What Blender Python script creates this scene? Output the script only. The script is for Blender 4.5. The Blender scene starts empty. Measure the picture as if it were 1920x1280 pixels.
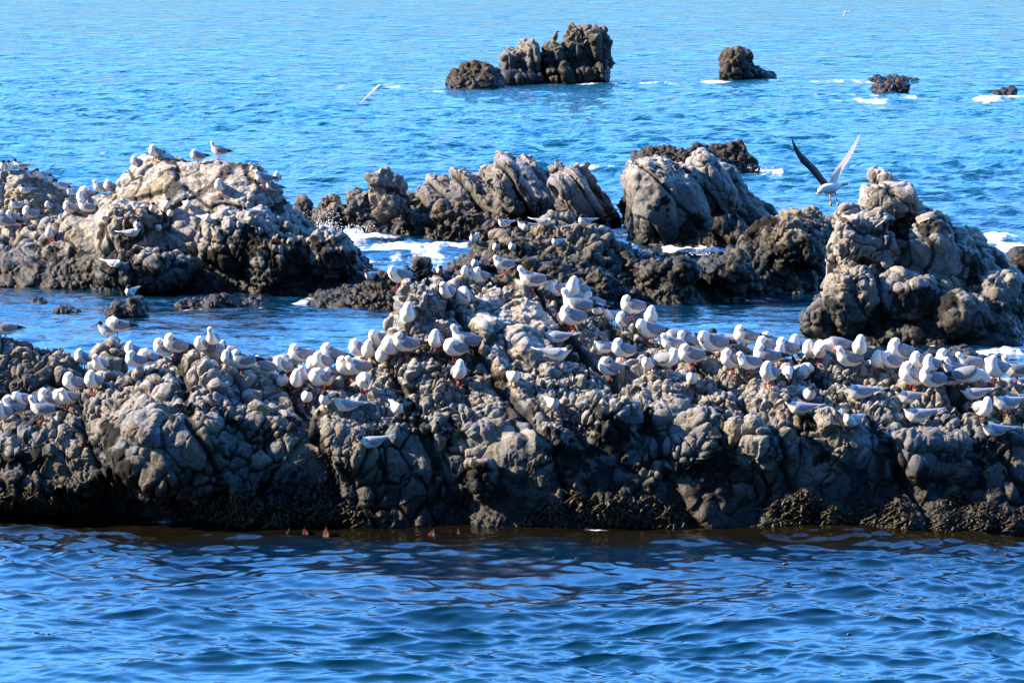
import bpy, bmesh, math, random
import numpy as np
from mathutils import Vector, Matrix, Euler
from mathutils.bvhtree import BVHTree

R = math.radians
random.seed(7)
scene = bpy.context.scene
COL = scene.collection

# ---------------------------------------------------------------- camera, sky, sun, exposure
CAM_H = 5.8            # metres above the water
FPX = 7500.0           # focal length in photo pixels (1920 wide)
PITCH = math.atan(877 / FPX)
cam_d = bpy.data.cameras.new("camera")
cam_d.lens = FPX / 1920 * 36.0
cam_d.sensor_width = 36.0
cam_d.clip_start = 0.5
cam_d.clip_end = 20000
cam = bpy.data.objects.new("camera", cam_d)
COL.objects.link(cam)
cam.location = (0, 0, CAM_H)
cam.rotation_euler = (R(90) - PITCH, 0, 0)
scene.camera = cam

SUN_EL, SUN_AZ = R(31), R(-90)      # azimuth measured clockwise from +Y (view direction)
sdir = Vector((math.sin(SUN_AZ) * math.cos(SUN_EL), math.cos(SUN_AZ) * math.cos(SUN_EL), math.sin(SUN_EL)))
world = bpy.data.worlds.new("World")
scene.world = world
world.use_nodes = True
wn, wl = world.node_tree.nodes, world.node_tree.links
wn.clear()
sky = wn.new("ShaderNodeTexSky")
sky.sky_type = 'NISHITA'
sky.sun_disc = False
sky.sun_elevation = SUN_EL
sky.sun_rotation = SUN_AZ
sky.altitude = 0
sky.air_density = 1.0
sky.dust_density = 0.15
sky.ozone_density = 3.0
hs = wn.new("ShaderNodeHueSaturation")
hs.inputs["Saturation"].default_value = 1.2
bg = wn.new("ShaderNodeBackground")
bg.inputs["Strength"].default_value = 0.135
wo = wn.new("ShaderNodeOutputWorld")
wl.new(sky.outputs[0], hs.inputs["Color"])
tint = wn.new("ShaderNodeMix"); tint.data_type = 'RGBA'; tint.blend_type = 'MULTIPLY'; tint.inputs[0].default_value = 1.0
tint.inputs[7].default_value = (0.66, 0.94, 1.16, 1)
wl.new(hs.outputs[0], tint.inputs[6])
# sky brightened over the sea, dimmed behind the viewer to darken the rock fronts
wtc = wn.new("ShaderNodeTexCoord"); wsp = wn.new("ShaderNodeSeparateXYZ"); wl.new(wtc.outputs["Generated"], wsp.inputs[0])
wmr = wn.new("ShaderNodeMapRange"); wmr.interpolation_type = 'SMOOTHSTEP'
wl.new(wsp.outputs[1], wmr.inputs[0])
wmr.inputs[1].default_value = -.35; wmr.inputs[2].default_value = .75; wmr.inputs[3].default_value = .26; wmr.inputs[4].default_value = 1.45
wme = wn.new("ShaderNodeMapRange"); wme.interpolation_type = 'SMOOTHSTEP'      # sky dimmed near the horizon, boosted higher up to brighten the near water
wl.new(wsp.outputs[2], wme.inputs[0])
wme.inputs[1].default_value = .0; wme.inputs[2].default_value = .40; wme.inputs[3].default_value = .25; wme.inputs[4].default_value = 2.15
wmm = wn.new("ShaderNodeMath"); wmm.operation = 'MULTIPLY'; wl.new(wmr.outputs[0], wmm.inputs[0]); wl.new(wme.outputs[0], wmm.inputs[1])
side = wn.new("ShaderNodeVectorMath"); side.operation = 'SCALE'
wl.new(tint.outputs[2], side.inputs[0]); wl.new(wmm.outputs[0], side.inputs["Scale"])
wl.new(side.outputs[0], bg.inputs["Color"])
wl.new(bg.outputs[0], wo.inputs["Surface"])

sl = bpy.data.lights.new("sun", 'SUN')
sl.energy = 5.0
sl.angle = R(0.5)
sl.color = (1.0, 0.80, 0.56)
so = bpy.data.objects.new("sun", sl)
COL.objects.link(so)
so.rotation_euler = sdir.to_track_quat('Z', 'Y').to_euler()
scene.view_settings.view_transform = 'Standard'
scene.view_settings.look = 'None'
scene.view_settings.exposure = 1.55
scene.view_settings.gamma = 1.0
scene.cycles.max_bounces = 5
scene.cycles.diffuse_bounces = 2
scene.cycles.glossy_bounces = 3
scene.cycles.transmission_bounces = 2
scene.cycles.caustics_reflective = False
scene.cycles.caustics_refractive = False

# ---------------------------------------------------------------- helpers
CP, SP = math.cos(PITCH), math.sin(PITCH)

def ray(px, py):
    u, v = (px - 960) / FPX, (640 - py) / FPX
    return np.array([u, CP + SP * v, -SP + CP * v])

def P(px, py, Y):
    """world point where the sight line of a photo pixel reaches the depth Y"""
    d = ray(px, py)
    return np.array([0, 0, CAM_H]) + d * (Y / d[1])

def WY(py, z=0.0):
    """depth at which the sight line of row py meets the height z"""
    d = ray(960, py)
    return d[1] * (z - CAM_H) / d[2]

def link(o, parent=None):
    COL.objects.link(o)
    if parent is not None:
        o.parent = parent
    return o

def tag(o, label=None, cat=None, group=None, kind=None):
    if label: o["label"] = label
    if cat: o["category"] = cat
    if group: o["group"] = group
    if kind: o["kind"] = kind
    return o

def mesh_np(name, verts, faces, mat=None, smooth=True):
    me = bpy.data.meshes.new(name)
    verts = np.asarray(verts, dtype=np.float32)
    faces = np.asarray(faces, dtype=np.int32)
    k = faces.shape[1]
    me.vertices.add(len(verts)); me.vertices.foreach_set("co", verts.ravel())
    me.loops.add(faces.size); me.loops.foreach_set("vertex_index", faces.ravel())
    me.polygons.add(len(faces))
    me.polygons.foreach_set("loop_start", np.arange(0, faces.size, k, dtype=np.int32))
    me.polygons.foreach_set("use_smooth", np.full(len(faces), smooth))
    me.update(calc_edges=True)
    me.validate()
    if mat: me.materials.append(mat)
    return me

def h3(ix, iy, iz, seed):
    n = (ix.astype(np.uint32) * np.uint32(73856093)) ^ (iy.astype(np.uint32) * np.uint32(19349663)) ^ (iz.astype(np.uint32) * np.uint32(83492791)) ^ np.uint32((seed * 2654435761) & 0xffffffff)
    n ^= n >> np.uint32(13); n *= np.uint32(0x5bd1e995); n ^= n >> np.uint32(15); n *= np.uint32(0x27d4eb2d); n ^= n >> np.uint32(16)
    return n

def u01(n):
    return (n & np.uint32(0xffffff)).astype(np.float32) / np.float32(0x1000000)

def vnoise(p, seed=0):
    """smooth value noise in -1..1"""
    f = np.floor(p); i = f.astype(np.int64); t = (p - f).astype(np.float32)
    t = t * t * t * (t * (t * 6 - 15) + 10)
    out = np.zeros(len(p), dtype=np.float32)
    for dx in (0, 1):
        wx = t[:, 0] if dx else 1 - t[:, 0]
        for dy in (0, 1):
            wy = t[:, 1] if dy else 1 - t[:, 1]
            for dz in (0, 1):
                wz = t[:, 2] if dz else 1 - t[:, 2]
                out += wx * wy * wz * u01(h3(i[:, 0] + dx, i[:, 1] + dy, i[:, 2] + dz, seed))
    return out * 2 - 1

def fbm(p, oct=4, seed=0, gain=0.5, ridged=False):
    a, s, out = 1.0, 1.0, 0
    for k in range(oct):
        n = vnoise(p * s + 17.3 * k, seed + k)
        if ridged: n = 1 - 2 * np.abs(n)
        out = out + a * n
        a *= gain; s *= 2.03
    return out

def voronoi(p, seed=0):
    """F1, F2 and a random value of the nearest cell"""
    f = np.floor(p); i = f.astype(np.int64); t = (p - f).astype(np.float32)
    n = len(p)
    f1 = np.full(n, 9, np.float32); f2 = np.full(n, 9, np.float32); idv = np.zeros(n, np.float32)
    for dx in (-1, 0, 1):
        for dy in (-1, 0, 1):
            for dz in (-1, 0, 1):
                h = h3(i[:, 0] + dx, i[:, 1] + dy, i[:, 2] + dz, seed)
                rx = u01(h); ry = u01(h * np.uint32(747796405) + np.uint32(11)); rz = u01(h * np.uint32(2891336453) + np.uint32(77))
                ex = dx + rx - t[:, 0]; ey = dy + ry - t[:, 1]; ez = dz + rz - t[:, 2]
                d = ex * ex + ey * ey + ez * ez
                near = d < f1
                f2 = np.where(near, f1, np.minimum(f2, d))
                idv = np.where(near, u01(h * np.uint32(362437) + np.uint32(5)), idv)
                f1 = np.where(near, d, f1)
    return np.sqrt(f1), np.sqrt(f2), idv

def facets(p, seed=0):
    """broken-stone relief: every cell is a little plane with its own tilt"""
    f = np.floor(p); i = f.astype(np.int64); t = (p - f).astype(np.float32)
    best = np.full(len(p), 9, np.float32); out = np.zeros(len(p), np.float32)
    for dx in (-1, 0, 1):
        for dy in (-1, 0, 1):
            for dz in (-1, 0, 1):
                h = h3(i[:, 0] + dx, i[:, 1] + dy, i[:, 2] + dz, seed)
                rx = u01(h); ry = u01(h * np.uint32(747796405) + np.uint32(11)); rz = u01(h * np.uint32(2891336453) + np.uint32(77))
                ex = dx + rx - t[:, 0]; ey = dy + ry - t[:, 1]; ez = dz + rz - t[:, 2]
                d = ex * ex + ey * ey + ez * ez
                v = ex * (rz * 2 - 1) + ey * (rx * 2 - 1) + ez * (ry * 2 - 1) + .5 * (u01(h * np.uint32(31337)) - .5)
                near = d < best
                out = np.where(near, v, out); best = np.where(near, d, best)
    return out

def sstep(a, b, x):
    t = np.clip((x - a) / (b - a), 0, 1)
    return t * t * (3 - 2 * t)

# ---------------------------------------------------------------- materials
def new_mat(name):
    m = bpy.data.materials.new(name); m.use_nodes = True
    nt = m.node_tree
    return m, nt, nt.nodes, nt.links, nt.nodes["Principled BSDF"]

def mixc(N, L, fac, a, b, mode='MIX'):
    n = N.new("ShaderNodeMix"); n.data_type = 'RGBA'; n.blend_type = mode; n.clamp_factor = True
    for sock, v in ((n.inputs[0], fac), (n.inputs[6], a), (n.inputs[7], b)):
        if isinstance(v, bpy.types.NodeSocket): L.new(v, sock)
        elif isinstance(v, (int, float)): sock.default_value = v
        else: sock.default_value = (*v, 1)
    return n.outputs[2]

def ramp(N, L, src, a, b, lo=0.0, hi=1.0):
    n = N.new("ShaderNodeMapRange"); n.interpolation_type = 'SMOOTHSTEP'
    L.new(src, n.inputs[0])
    n.inputs[1].default_value = a; n.inputs[2].default_value = b; n.inputs[3].default_value = lo; n.inputs[4].default_value = hi
    return n.outputs[0]

def mul(N, L, a, b, op='MULTIPLY'):
    n = N.new("ShaderNodeMath"); n.operation = op
    for s, v in ((n.inputs[0], a), (n.inputs[1], b)):
        if isinstance(v, bpy.types.NodeSocket): L.new(v, s)
        else: s.default_value = v
    return n.outputs[0]

def noise(N, L, scale, detail=4, rough=0.55, vec=None):
    n = N.new("ShaderNodeTexNoise"); n.inputs["Scale"].default_value = scale
    n.inputs["Detail"].default_value = detail; n.inputs["Roughness"].default_value = rough
    if vec is not None: L.new(vec, n.inputs["Vector"])
    return n.outputs[0]

def rock_mat(name, cool=(.135, .152, .168), warm=(.205, .17, .115), pale=(.34, .33, .31), guano=0.5, wet=0.30, black=(.008, .008, .007), bumpd=0.02):
    m, nt, N, L, B = new_mat(name)
    geo = N.new("ShaderNodeNewGeometry")
    pos = geo.outputs["Position"]
    at = lambda a: (lambda n: (setattr(n, "attribute_name", a), n.outputs["Fac"])[1])(N.new("ShaderNodeAttribute"))
    cell, crack, mask = at("cell"), at("crack"), at("growth")
    n_big = noise(N, L, 1.3, 3, .5, pos)
    n_mid = noise(N, L, 9, 5, .6, pos)
    n_fine = noise(N, L, 60, 4, .65, pos)
    c = mixc(N, L, ramp(N, L, mul(N, L, mul(N, L, n_big, 0.7), mul(N, L, cell, 0.45), 'ADD'), .45, .78), cool, warm)
    c = mixc(N, L, ramp(N, L, cell, .72, .95, 0, .55), c, pale)
    c = mixc(N, L, ramp(N, L, n_mid, .35, .7, 0, .45), c, tuple(x * .5 for x in cool))
    c = mixc(N, L, ramp(N, L, n_fine, .45, .75, 0, .35), c, pale)
    # droppings on upward faces
    sep = N.new("ShaderNodeSeparateXYZ"); L.new(geo.outputs["Normal"], sep.inputs[0])
    sp = N.new("ShaderNodeSeparateXYZ"); L.new(pos, sp.inputs[0])
    up = ramp(N, L, mul(N, L, sep.outputs[2], mul(N, L, n_mid, .9), 'ADD'), .75, 1.25)
    hi = ramp(N, L, sp.outputs[2], .7, 1.35)
    c = mixc(N, L, mul(N, L, mul(N, L, up, hi), guano), c, (.57, .52, .45))
    # droppings run down the stone below the perches
    ms = N.new("ShaderNodeMapping"); L.new(pos, ms.inputs[0]); ms.inputs["Scale"].default_value = (9, 9, 1.3)
    run = ramp(N, L, noise(N, L, 1.6, 4, .6, ms.outputs[0]), .58, .68)
    c = mixc(N, L, mul(N, L, mul(N, L, run, hi), guano * .8), c, (.60, .58, .54))
    # yellow-brown lichen and iron stains
    st = noise(N, L, 2.6, 5, .6, pos)
    c = mixc(N, L, ramp(N, L, st, .58, .72, 0, .5), c, (.24, .17, .075))
    # fine crazing
    vo = N.new("ShaderNodeTexVoronoi"); vo.feature = 'DISTANCE_TO_EDGE'; vo.inputs["Scale"].default_value = 11
    wv = N.new("ShaderNodeVectorMath"); wv.operation = 'MULTIPLY_ADD'
    nw = N.new("ShaderNodeTexNoise"); nw.inputs["Scale"].default_value = 5; nw.inputs["Detail"].default_value = 4; L.new(pos, nw.inputs["Vector"])
    L.new(nw.outputs[1], wv.inputs[0]); wv.inputs[1].default_value = (.22, .22, .22); L.new(pos, wv.inputs[2]); L.new(wv.outputs[0], vo.inputs["Vector"])
    craze = mul(N, L, ramp(N, L, vo.outputs["Distance"], .0, .05, 1, 0), ramp(N, L, n_big, .35, .6))
    c = mixc(N, L, mul(N, L, craze, .65), c, (.05, .045, .04))
    # darker colour along the joints
    c = mixc(N, L, ramp(N, L, crack, .15, .75, 0, .9), c, (.022, .02, .018))
    # wet band above the water line and dark weed
    c = mixc(N, L, ramp(N, L, noise(N, L, 4.2, 6, .7, pos), .56, .66, 0, .4), c, (.06, .058, .05))
    wetf = ramp(N, L, mul(N, L, sp.outputs[2], mul(N, L, n_mid, .5), 'ADD'), wet + .05, wet + .62, 1, 0)
    c = mixc(N, L, mul(N, L, wetf, .9), c, (.013, .011, .009))
    c = mixc(N, L, mask, c, black)
    L.new(c, B.inputs["Base Color"])
    rg = mul(N, L, ramp(N, L, wetf, .3, 1, .88, .5), 1.0)
    L.new(rg, B.inputs["Roughness"])
    B.inputs["Specular IOR Level"].default_value = .35
    bp = N.new("ShaderNodeBump"); bp.inputs["Strength"].default_value = .9; bp.inputs["Distance"].default_value = bumpd
    hgt = mul(N, L, mul(N, L, mul(N, L, n_mid, 1.0), mul(N, L, n_fine, .5), 'ADD'), mul(N, L, craze, -.35), 'ADD')
    L.new(hgt, bp.inputs["Height"]); L.new(bp.outputs[0], B.inputs["Normal"])
    return m

M_RIDGE = rock_mat("nodular limestone", wet=.38)
M_MIDR = rock_mat("weathered limestone", cool=(.23, .235, .245), warm=(.28, .235, .16), pale=(.44, .42, .385), guano=.45, wet=.32)
M_BROWN = rock_mat("brown sea rock", cool=(.055, .043, .037), warm=(.09, .062, .04), pale=(.15, .12, .09), guano=.12, wet=.3)
M_SLAB = rock_mat("grey slab limestone", cool=(.19, .19, .197), warm=(.25, .21, .155), pale=(.35, .335, .31), guano=.3, wet=.45)

def flat_mat(name, col, rough=.7, spec=.3, var=0.0, vs=40, sss=0):
    m, nt, N, L, B = new_mat(name)
    if var:
        tc = N.new("ShaderNodeTexCoord")
        n = noise(N, L, vs, 4, .6, tc.outputs["Object"])
        c = mixc(N, L, ramp(N, L, n, .35, .68), tuple(x * (1 - var) for x in col), tuple(min(1, x * (1 + var * .5)) for x in col))
        L.new(c, B.inputs["Base Color"])
        bp = N.new("ShaderNodeBump"); bp.inputs["Strength"].default_value = .4; bp.inputs["Distance"].default_value = .004
        L.new(n, bp.inputs["Height"]); L.new(bp.outputs[0], B.inputs["Normal"])
    else:
        B.inputs["Base Color"].default_value = (*col, 1)
    B.inputs["Roughness"].default_value = rough
    B.inputs["Specular IOR Level"].default_value = spec
    return m

# ---------------------------------------------------------------- water
def make_water():
    ncol = 1150
    rows = [14.0]
    # rows of the sheet follow the depth so that a triangle stays about a pixel high
    while rows[-1] < 230:
        Y = rows[-1]
        rows.append(Y + max(0.022, Y * Y / (CAM_H * FPX) * 1.05))
    Ys = np.array(rows, dtype=np.float64)
    us = np.linspace(-0.165, 0.165, ncol)
    X = Ys[:, None] * us[None, :]
    Yg = np.repeat(Ys[:, None], ncol, 1)
    rng = np.random.default_rng(11)
    Z = np.zeros_like(X); DX = np.zeros_like(X); DY = np.zeros_like(X)
    res_y = np.gradient(Ys)[:, None]
    res_x = (Ys * 0.33 / ncol)[:, None]
    wl0 = np.exp(np.linspace(math.log(0.11), math.log(6.0), 110))
    main = R(75)
    x0, y0 = X.copy(), Yg.copy()
    # slow drift of the coordinates keeps crests from running dead straight
    pp = np.stack([X.ravel() * .35, Yg.ravel() * .35, np.zeros(X.size)], 1)
    wx = vnoise(pp, 3).reshape(X.shape) * .5; wy = vnoise(pp + 9, 4).reshape(X.shape) * .5
    # patches of stronger and weaker chop
    gust = .75 + .5 * vnoise(pp * .6 + 31, 6).reshape(X.shape)
    shelter = 0.9 + 0.5 * sstep(60, 85, Yg)
    for wlen in wl0:
        for rep in range(1):
            ang = main + rng.normal(0, .50)
            k = 2 * math.pi / wlen
            kx, ky = k * math.cos(ang), k * math.sin(ang)
            amp = .0046 * wlen ** .80
            if wlen > 1.0: amp *= (1.0 / wlen) ** .9
            if wlen > .35: amp *= 1.15
            else: amp *= 1.1
            amp = amp * ((1.0 + .35 * sstep(50, 90, Yg)) if wlen < 1.1 else (1 - .38 * sstep(45, 80, Yg)))
            rx = res_x * abs(math.cos(ang)) + res_y * abs(math.sin(ang))
            fade = sstep(1.6, 3.2, wlen / rx)
            ph = kx * (x0 + wx) + ky * (y0 + wy) + rng.uniform(0, 6.283)
            s, c = np.sin(ph), np.cos(ph)
            a = amp * fade * (gust if wlen < 1.2 else 1) * shelter
            Z += a * s
            DX += a * c * math.cos(ang) * 1.15
            DY += a * c * math.sin(ang) * 1.15
    X = X + DX; Yw = Yg + DY
    # foam: white where water breaks on the rocks, real raised broken water
    F = np.zeros_like(Z)
    nx = np.stack([x0.ravel(), y0.ravel() * 1.0, np.zeros(x0.size)], 1)
    fn = None
    for (px, py, rw, rh, st, lift) in FOAM:
        c = P(px, py, WY(py)); 
        ry = (WY(py - rh) - WY(py + rh)) / 2; rx = rw / FPX * c[1]
        m = ((x0 - c[0]) / rx) ** 2 + ((y0 - c[1]) / ry) ** 2 < 4
        if not m.any(): continue
        d = np.sqrt(((x0[m] - c[0]) / rx) ** 2 + ((y0[m] - c[1]) / ry) ** 2)
        s = c[1] / 55.0
        q = np.stack([x0[m] / s, y0[m] * .45 / s, np.zeros(m.sum())], 1)
        n = fbm(q * 2.6 + 3.1, 5, 21, .6)
        v = (1 - sstep(.1, 1.3, d)) * 1.15 * st + n * .62 - .46
        v = np.clip(v * 1.5, 0, 1)
        F[m] = np.maximum(F[m], v)
        Z[m] += lift * (1 - sstep(0, 1.2, d)) + v * .03 * fbm(q * 3.7 + 5, 4, 5, .6)
    # whitecaps' flecks on steep far crests
    verts = np.stack([X, Yw, Z], 2).reshape(-1, 3)
    nr = len(Ys)
    idx = np.arange(nr * ncol).reshape(nr, ncol)
    f = np.stack([idx[:-1, :-1], idx[:-1, 1:], idx[1:, 1:], idx[1:, :-1]], -1).reshape(-1, 4)
    # coarse sheet out to the horizon and round the sides, butted to the fine one
    nv = len(verts)
    ring = []
    e = np.concatenate([idx[0, :], idx[1:, -1], idx[-1, -2::-1], idx[-2:0:-1, 0]])
    ev = verts[e]
    ctr = np.array([0, 90.0])
    outs = []
    for scale_, zz in ((60.0, 0.0),):
        o = ev.copy()
        d = ev[:, :2] - ctr
        d /= np.linalg.norm(d, axis=1)[:, None]
        o[:, :2] = ctr + d * 9000.0
        o[:, 2] = zz
        outs.append(o)
    verts = np.concatenate([verts] + outs)
    n = len(e); a = e; b = np.roll(e, -1); c2 = nv + (np.arange(n) + 1) % n; d2 = nv + np.arange(n)
    f = np.concatenate([f, np.stack([a, d2, c2, b], 1)])
    m, nt, N, L, B = new_mat("sea water")
    geo = N.new("ShaderNodeNewGeometry"); pos = geo.outputs["Position"]
    mp = N.new("ShaderNodeMapping"); L.new(pos, mp.inputs[0]); mp.inputs["Scale"].default_value = (.8, 1.3, 1)
    n1 = noise(N, L, 7.0, 5, .6, mp.outputs[0]); n2 = noise(N, L, 1.6, 4, .55, mp.outputs[0])
    bp = N.new("ShaderNodeBump"); bp.inputs["Distance"].default_value = .03; bp.inputs["Strength"].default_value = .6
    sp = N.new("ShaderNodeSeparateXYZ"); L.new(pos, sp.inputs[0])
    far = ramp(N, L, sp.outputs[1], 30, 110, 0, 1)
    hh = mul(N, L, mul(N, L, n1, mul(N, L, far, 1.2), 'MULTIPLY'), mul(N, L, n2, mul(N, L, far, 24.0)), 'ADD')
    hh = mul(N, L, hh, mul(N, L, n1, .28), 'ADD')
    L.new(hh, bp.inputs["Height"])
    a = N.new("ShaderNodeAttribute"); a.attribute_name = "foam"
    n3 = noise(N, L, .05, 3, .5, mp.outputs[0])
    base = mixc(N, L, ramp(N, L, n3, .4, .65), (.0008, .012, .03), (.0, .022, .042))
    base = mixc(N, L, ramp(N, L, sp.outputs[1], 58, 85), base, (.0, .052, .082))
    # water colour turns brown-black close to the ridge
    wb = mul(N, L, sp.outputs[1], mul(N, L, noise(N, L, .9, 3, .5, pos), 1.6), 'ADD')
    base = mixc(N, L, mul(N, L, ramp(N, L, wb, 34.6, 35.8), ramp(N, L, sp.outputs[1], 39.5, 41.5, 1, 0)), base, (.006, .005, .002))
    fv = ramp(N, L, mul(N, L, a.outputs["Fac"], mul(N, L, noise(N, L, 6.0, 6, .7, mp.outputs[0]), .9), 'ADD'), .52, 1.25)
    fv = mul(N, L, fv, ramp(N, L, a.outputs["Fac"], 0, .12))
    c = mixc(N, L, fv, base, (.82, .82, .80))
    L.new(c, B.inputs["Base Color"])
    L.new(ramp(N, L, fv, 0, .8, .06, .7), B.inputs["Roughness"])
    B.inputs["IOR"].default_value = 1.36
    L.new(bp.outputs[0], B.inputs["Normal"])
    me = mesh_np("water", verts, f, m)
    at = me.attributes.new("foam", 'FLOAT', 'POINT')
    fv = np.zeros(len(verts), np.float32); fv[:nv] = F.ravel(); at.data.foreach_set("value", fv)
    o = link(bpy.data.objects.new("water", me)); tag(o, kind="structure")
    return o

# (px, py, half width px, half height px, strength, lift m)
FOAM = [
    (640, 440, 70, 16, 1.0, .05), (760, 470, 110, 14, 1.0, .10), (860, 466, 60, 12, .8, .05), (690, 452, 80, 14, .9, .08), (700, 488, 120, 14, .55, 0),
    (600, 430, 50, 12, .8, .05), (1180, 435, 60, 16, .75, 0), (1190, 395, 40, 10, .4, 0), (1300, 465, 60, 22, 1.0, .03),
    (1020, 157, 150, 5, .75, 0), (1200, 154, 110, 5, .9, 0), (740, 163, 90, 5, .6, 0), (1330, 151, 40, 5, .8, 0), (1560, 153, 110, 3, .55, 0),
    (1620, 190, 120, 5, .7, 0), (1800, 186, 110, 6, .75, 0), (1900, 182, 40, 6, .8, 0), (1560, 180, 80, 4, .4, 0),
    (1440, 322, 50, 5, .9, 0), (1140, 316, 60, 3, .8, 0), (1660, 318, 60, 4, .35, 0), (1870, 450, 50, 9, .95, .08), (1900, 468, 60, 8, .9, 0), (1905, 520, 40, 12, .8, 0),
    (1880, 664, 90, 5, .6, 0), (1750, 648, 90, 3, .7, 0), (1560, 640, 80, 3, .6, 0), (560, 566, 90, 8, .6, 0), (360, 578, 50, 5, .5, 0), (520, 578, 60, 5, .55, 0),
    (60, 286, 40, 3, .6, 0), (180, 288, 50, 3, .5, 0), (1000, 700, 900, 3, 0.0, 0), (900, 978, 34, 4, .9, 0), (300, 972, 30, 2, .55, 0), (1130, 990, 26, 1.5, .6, 0), (110, 966, 30, 3, .6, 0),
]

# ---------------------------------------------------------------- rocks
def loft(keys, back=(.35, .9), step=16, under=-.7, bulge=0.0):
    """closed rock mass. keys: (px, [(py, Y) from the water line up to the crest]); first Y None = where the row meets the water"""
    kp = np.array([k[0] for k in keys], float)
    n = len(keys[0][1])
    tab = []
    for px, pr in keys:
        row = []
        for (py, Y) in pr:
            row += [py, WY(py) if Y is None else Y]
        tab.append(row)
    tab = np.array(tab, float)
    cols = np.arange(kp[0], kp[-1] + step / 2, step)
    cols = np.unique(np.concatenate([cols, kp]))
    prof = []
    for c in cols:
        v = [np.interp(c, kp, tab[:, j]) for j in range(2 * n)]
        pts = [P(c, v[2 * j], v[2 * j + 1]) for j in range(n)]
        pts = [np.array([pts[0][0], pts[0][1] - .05, under])] + pts
        cr = pts[-1]; zc = cr[2]
        s = 1 + 0 * zc
        pts.append(np.array([cr[0] * (1 + back[0] * .5 / cr[1]), cr[1] + back[0] * .5, zc * .93]))
        pts.append(np.array([cr[0] * (1 + back[0] / cr[1]), cr[1] + back[0] * 1.1, zc * .66]))
        pts.append(np.array([cr[0] * (1 + back[1] / cr[1]), cr[1] + back[1], min(zc * .2, zc)]))
        pts.append(np.array([cr[0] * (1 + back[1] / cr[1]), cr[1] + back[1] + .2, under]))
        prof.append(pts)
    V = np.array(prof); nc, npn = V.shape[:2]
    faces = []
    for i in range(nc - 1):
        for j in range(npn):
            a = i * npn + j; b = i * npn + (j + 1) % npn
            faces.append((a, b, b + npn, a + npn))
    V = V.reshape(-1, 3)
    tris = [(f[0], f[1], f[2]) for f in faces] + [(f[0], f[2], f[3]) for f in faces]
    c0 = len(V); V = np.vstack([V, V[:npn].mean(0), V[(nc - 1) * npn:].mean(0)])
    for j in range(npn):
        tris.append((c0, (j + 1) % npn, j))
        tris.append((c0 + 1, (nc - 1) * npn + j, (nc - 1) * npn + (j + 1) % npn))
    return V, np.array(tris)

def blob(px, py, Y, rx, rz, ry=None, rot=0, e=2.6, yaw=0, lean=0):
    """super-ellipsoid, half sizes in photo pixels at depth Y (ry in metres), rot in degrees in the picture plane, clockwise positive"""
    s = Y / FPX
    a, c = rx * s, rz * s
    b = ry if ry is not None else a
    nu, nv = 28, 16
    V = []
    pw = lambda v: math.copysign(abs(v) ** (2 / e), v)
    for i in range(nv + 1):
        ph = -math.pi / 2 + math.pi * i / nv
        for j in range(nu):
            th = 2 * math.pi * j / nu
            V.append((a * pw(math.cos(ph)) * pw(math.cos(th)), b * pw(math.cos(ph)) * pw(math.sin(th)), c * pw(math.sin(ph))))
    V = np.array(V)
    M = np.array(Euler((R(lean), R(rot), R(yaw))).to_matrix())
    V = V @ M.T + P(px, py, Y)
    T = []
    for i in range(nv):
        for j in range(nu):
            p, q = i * nu + j, i * nu + (j + 1) % nu
            T += [(p, q, q + nu), (p, q + nu, p + nu)]
    return V, np.array(T)

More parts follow.
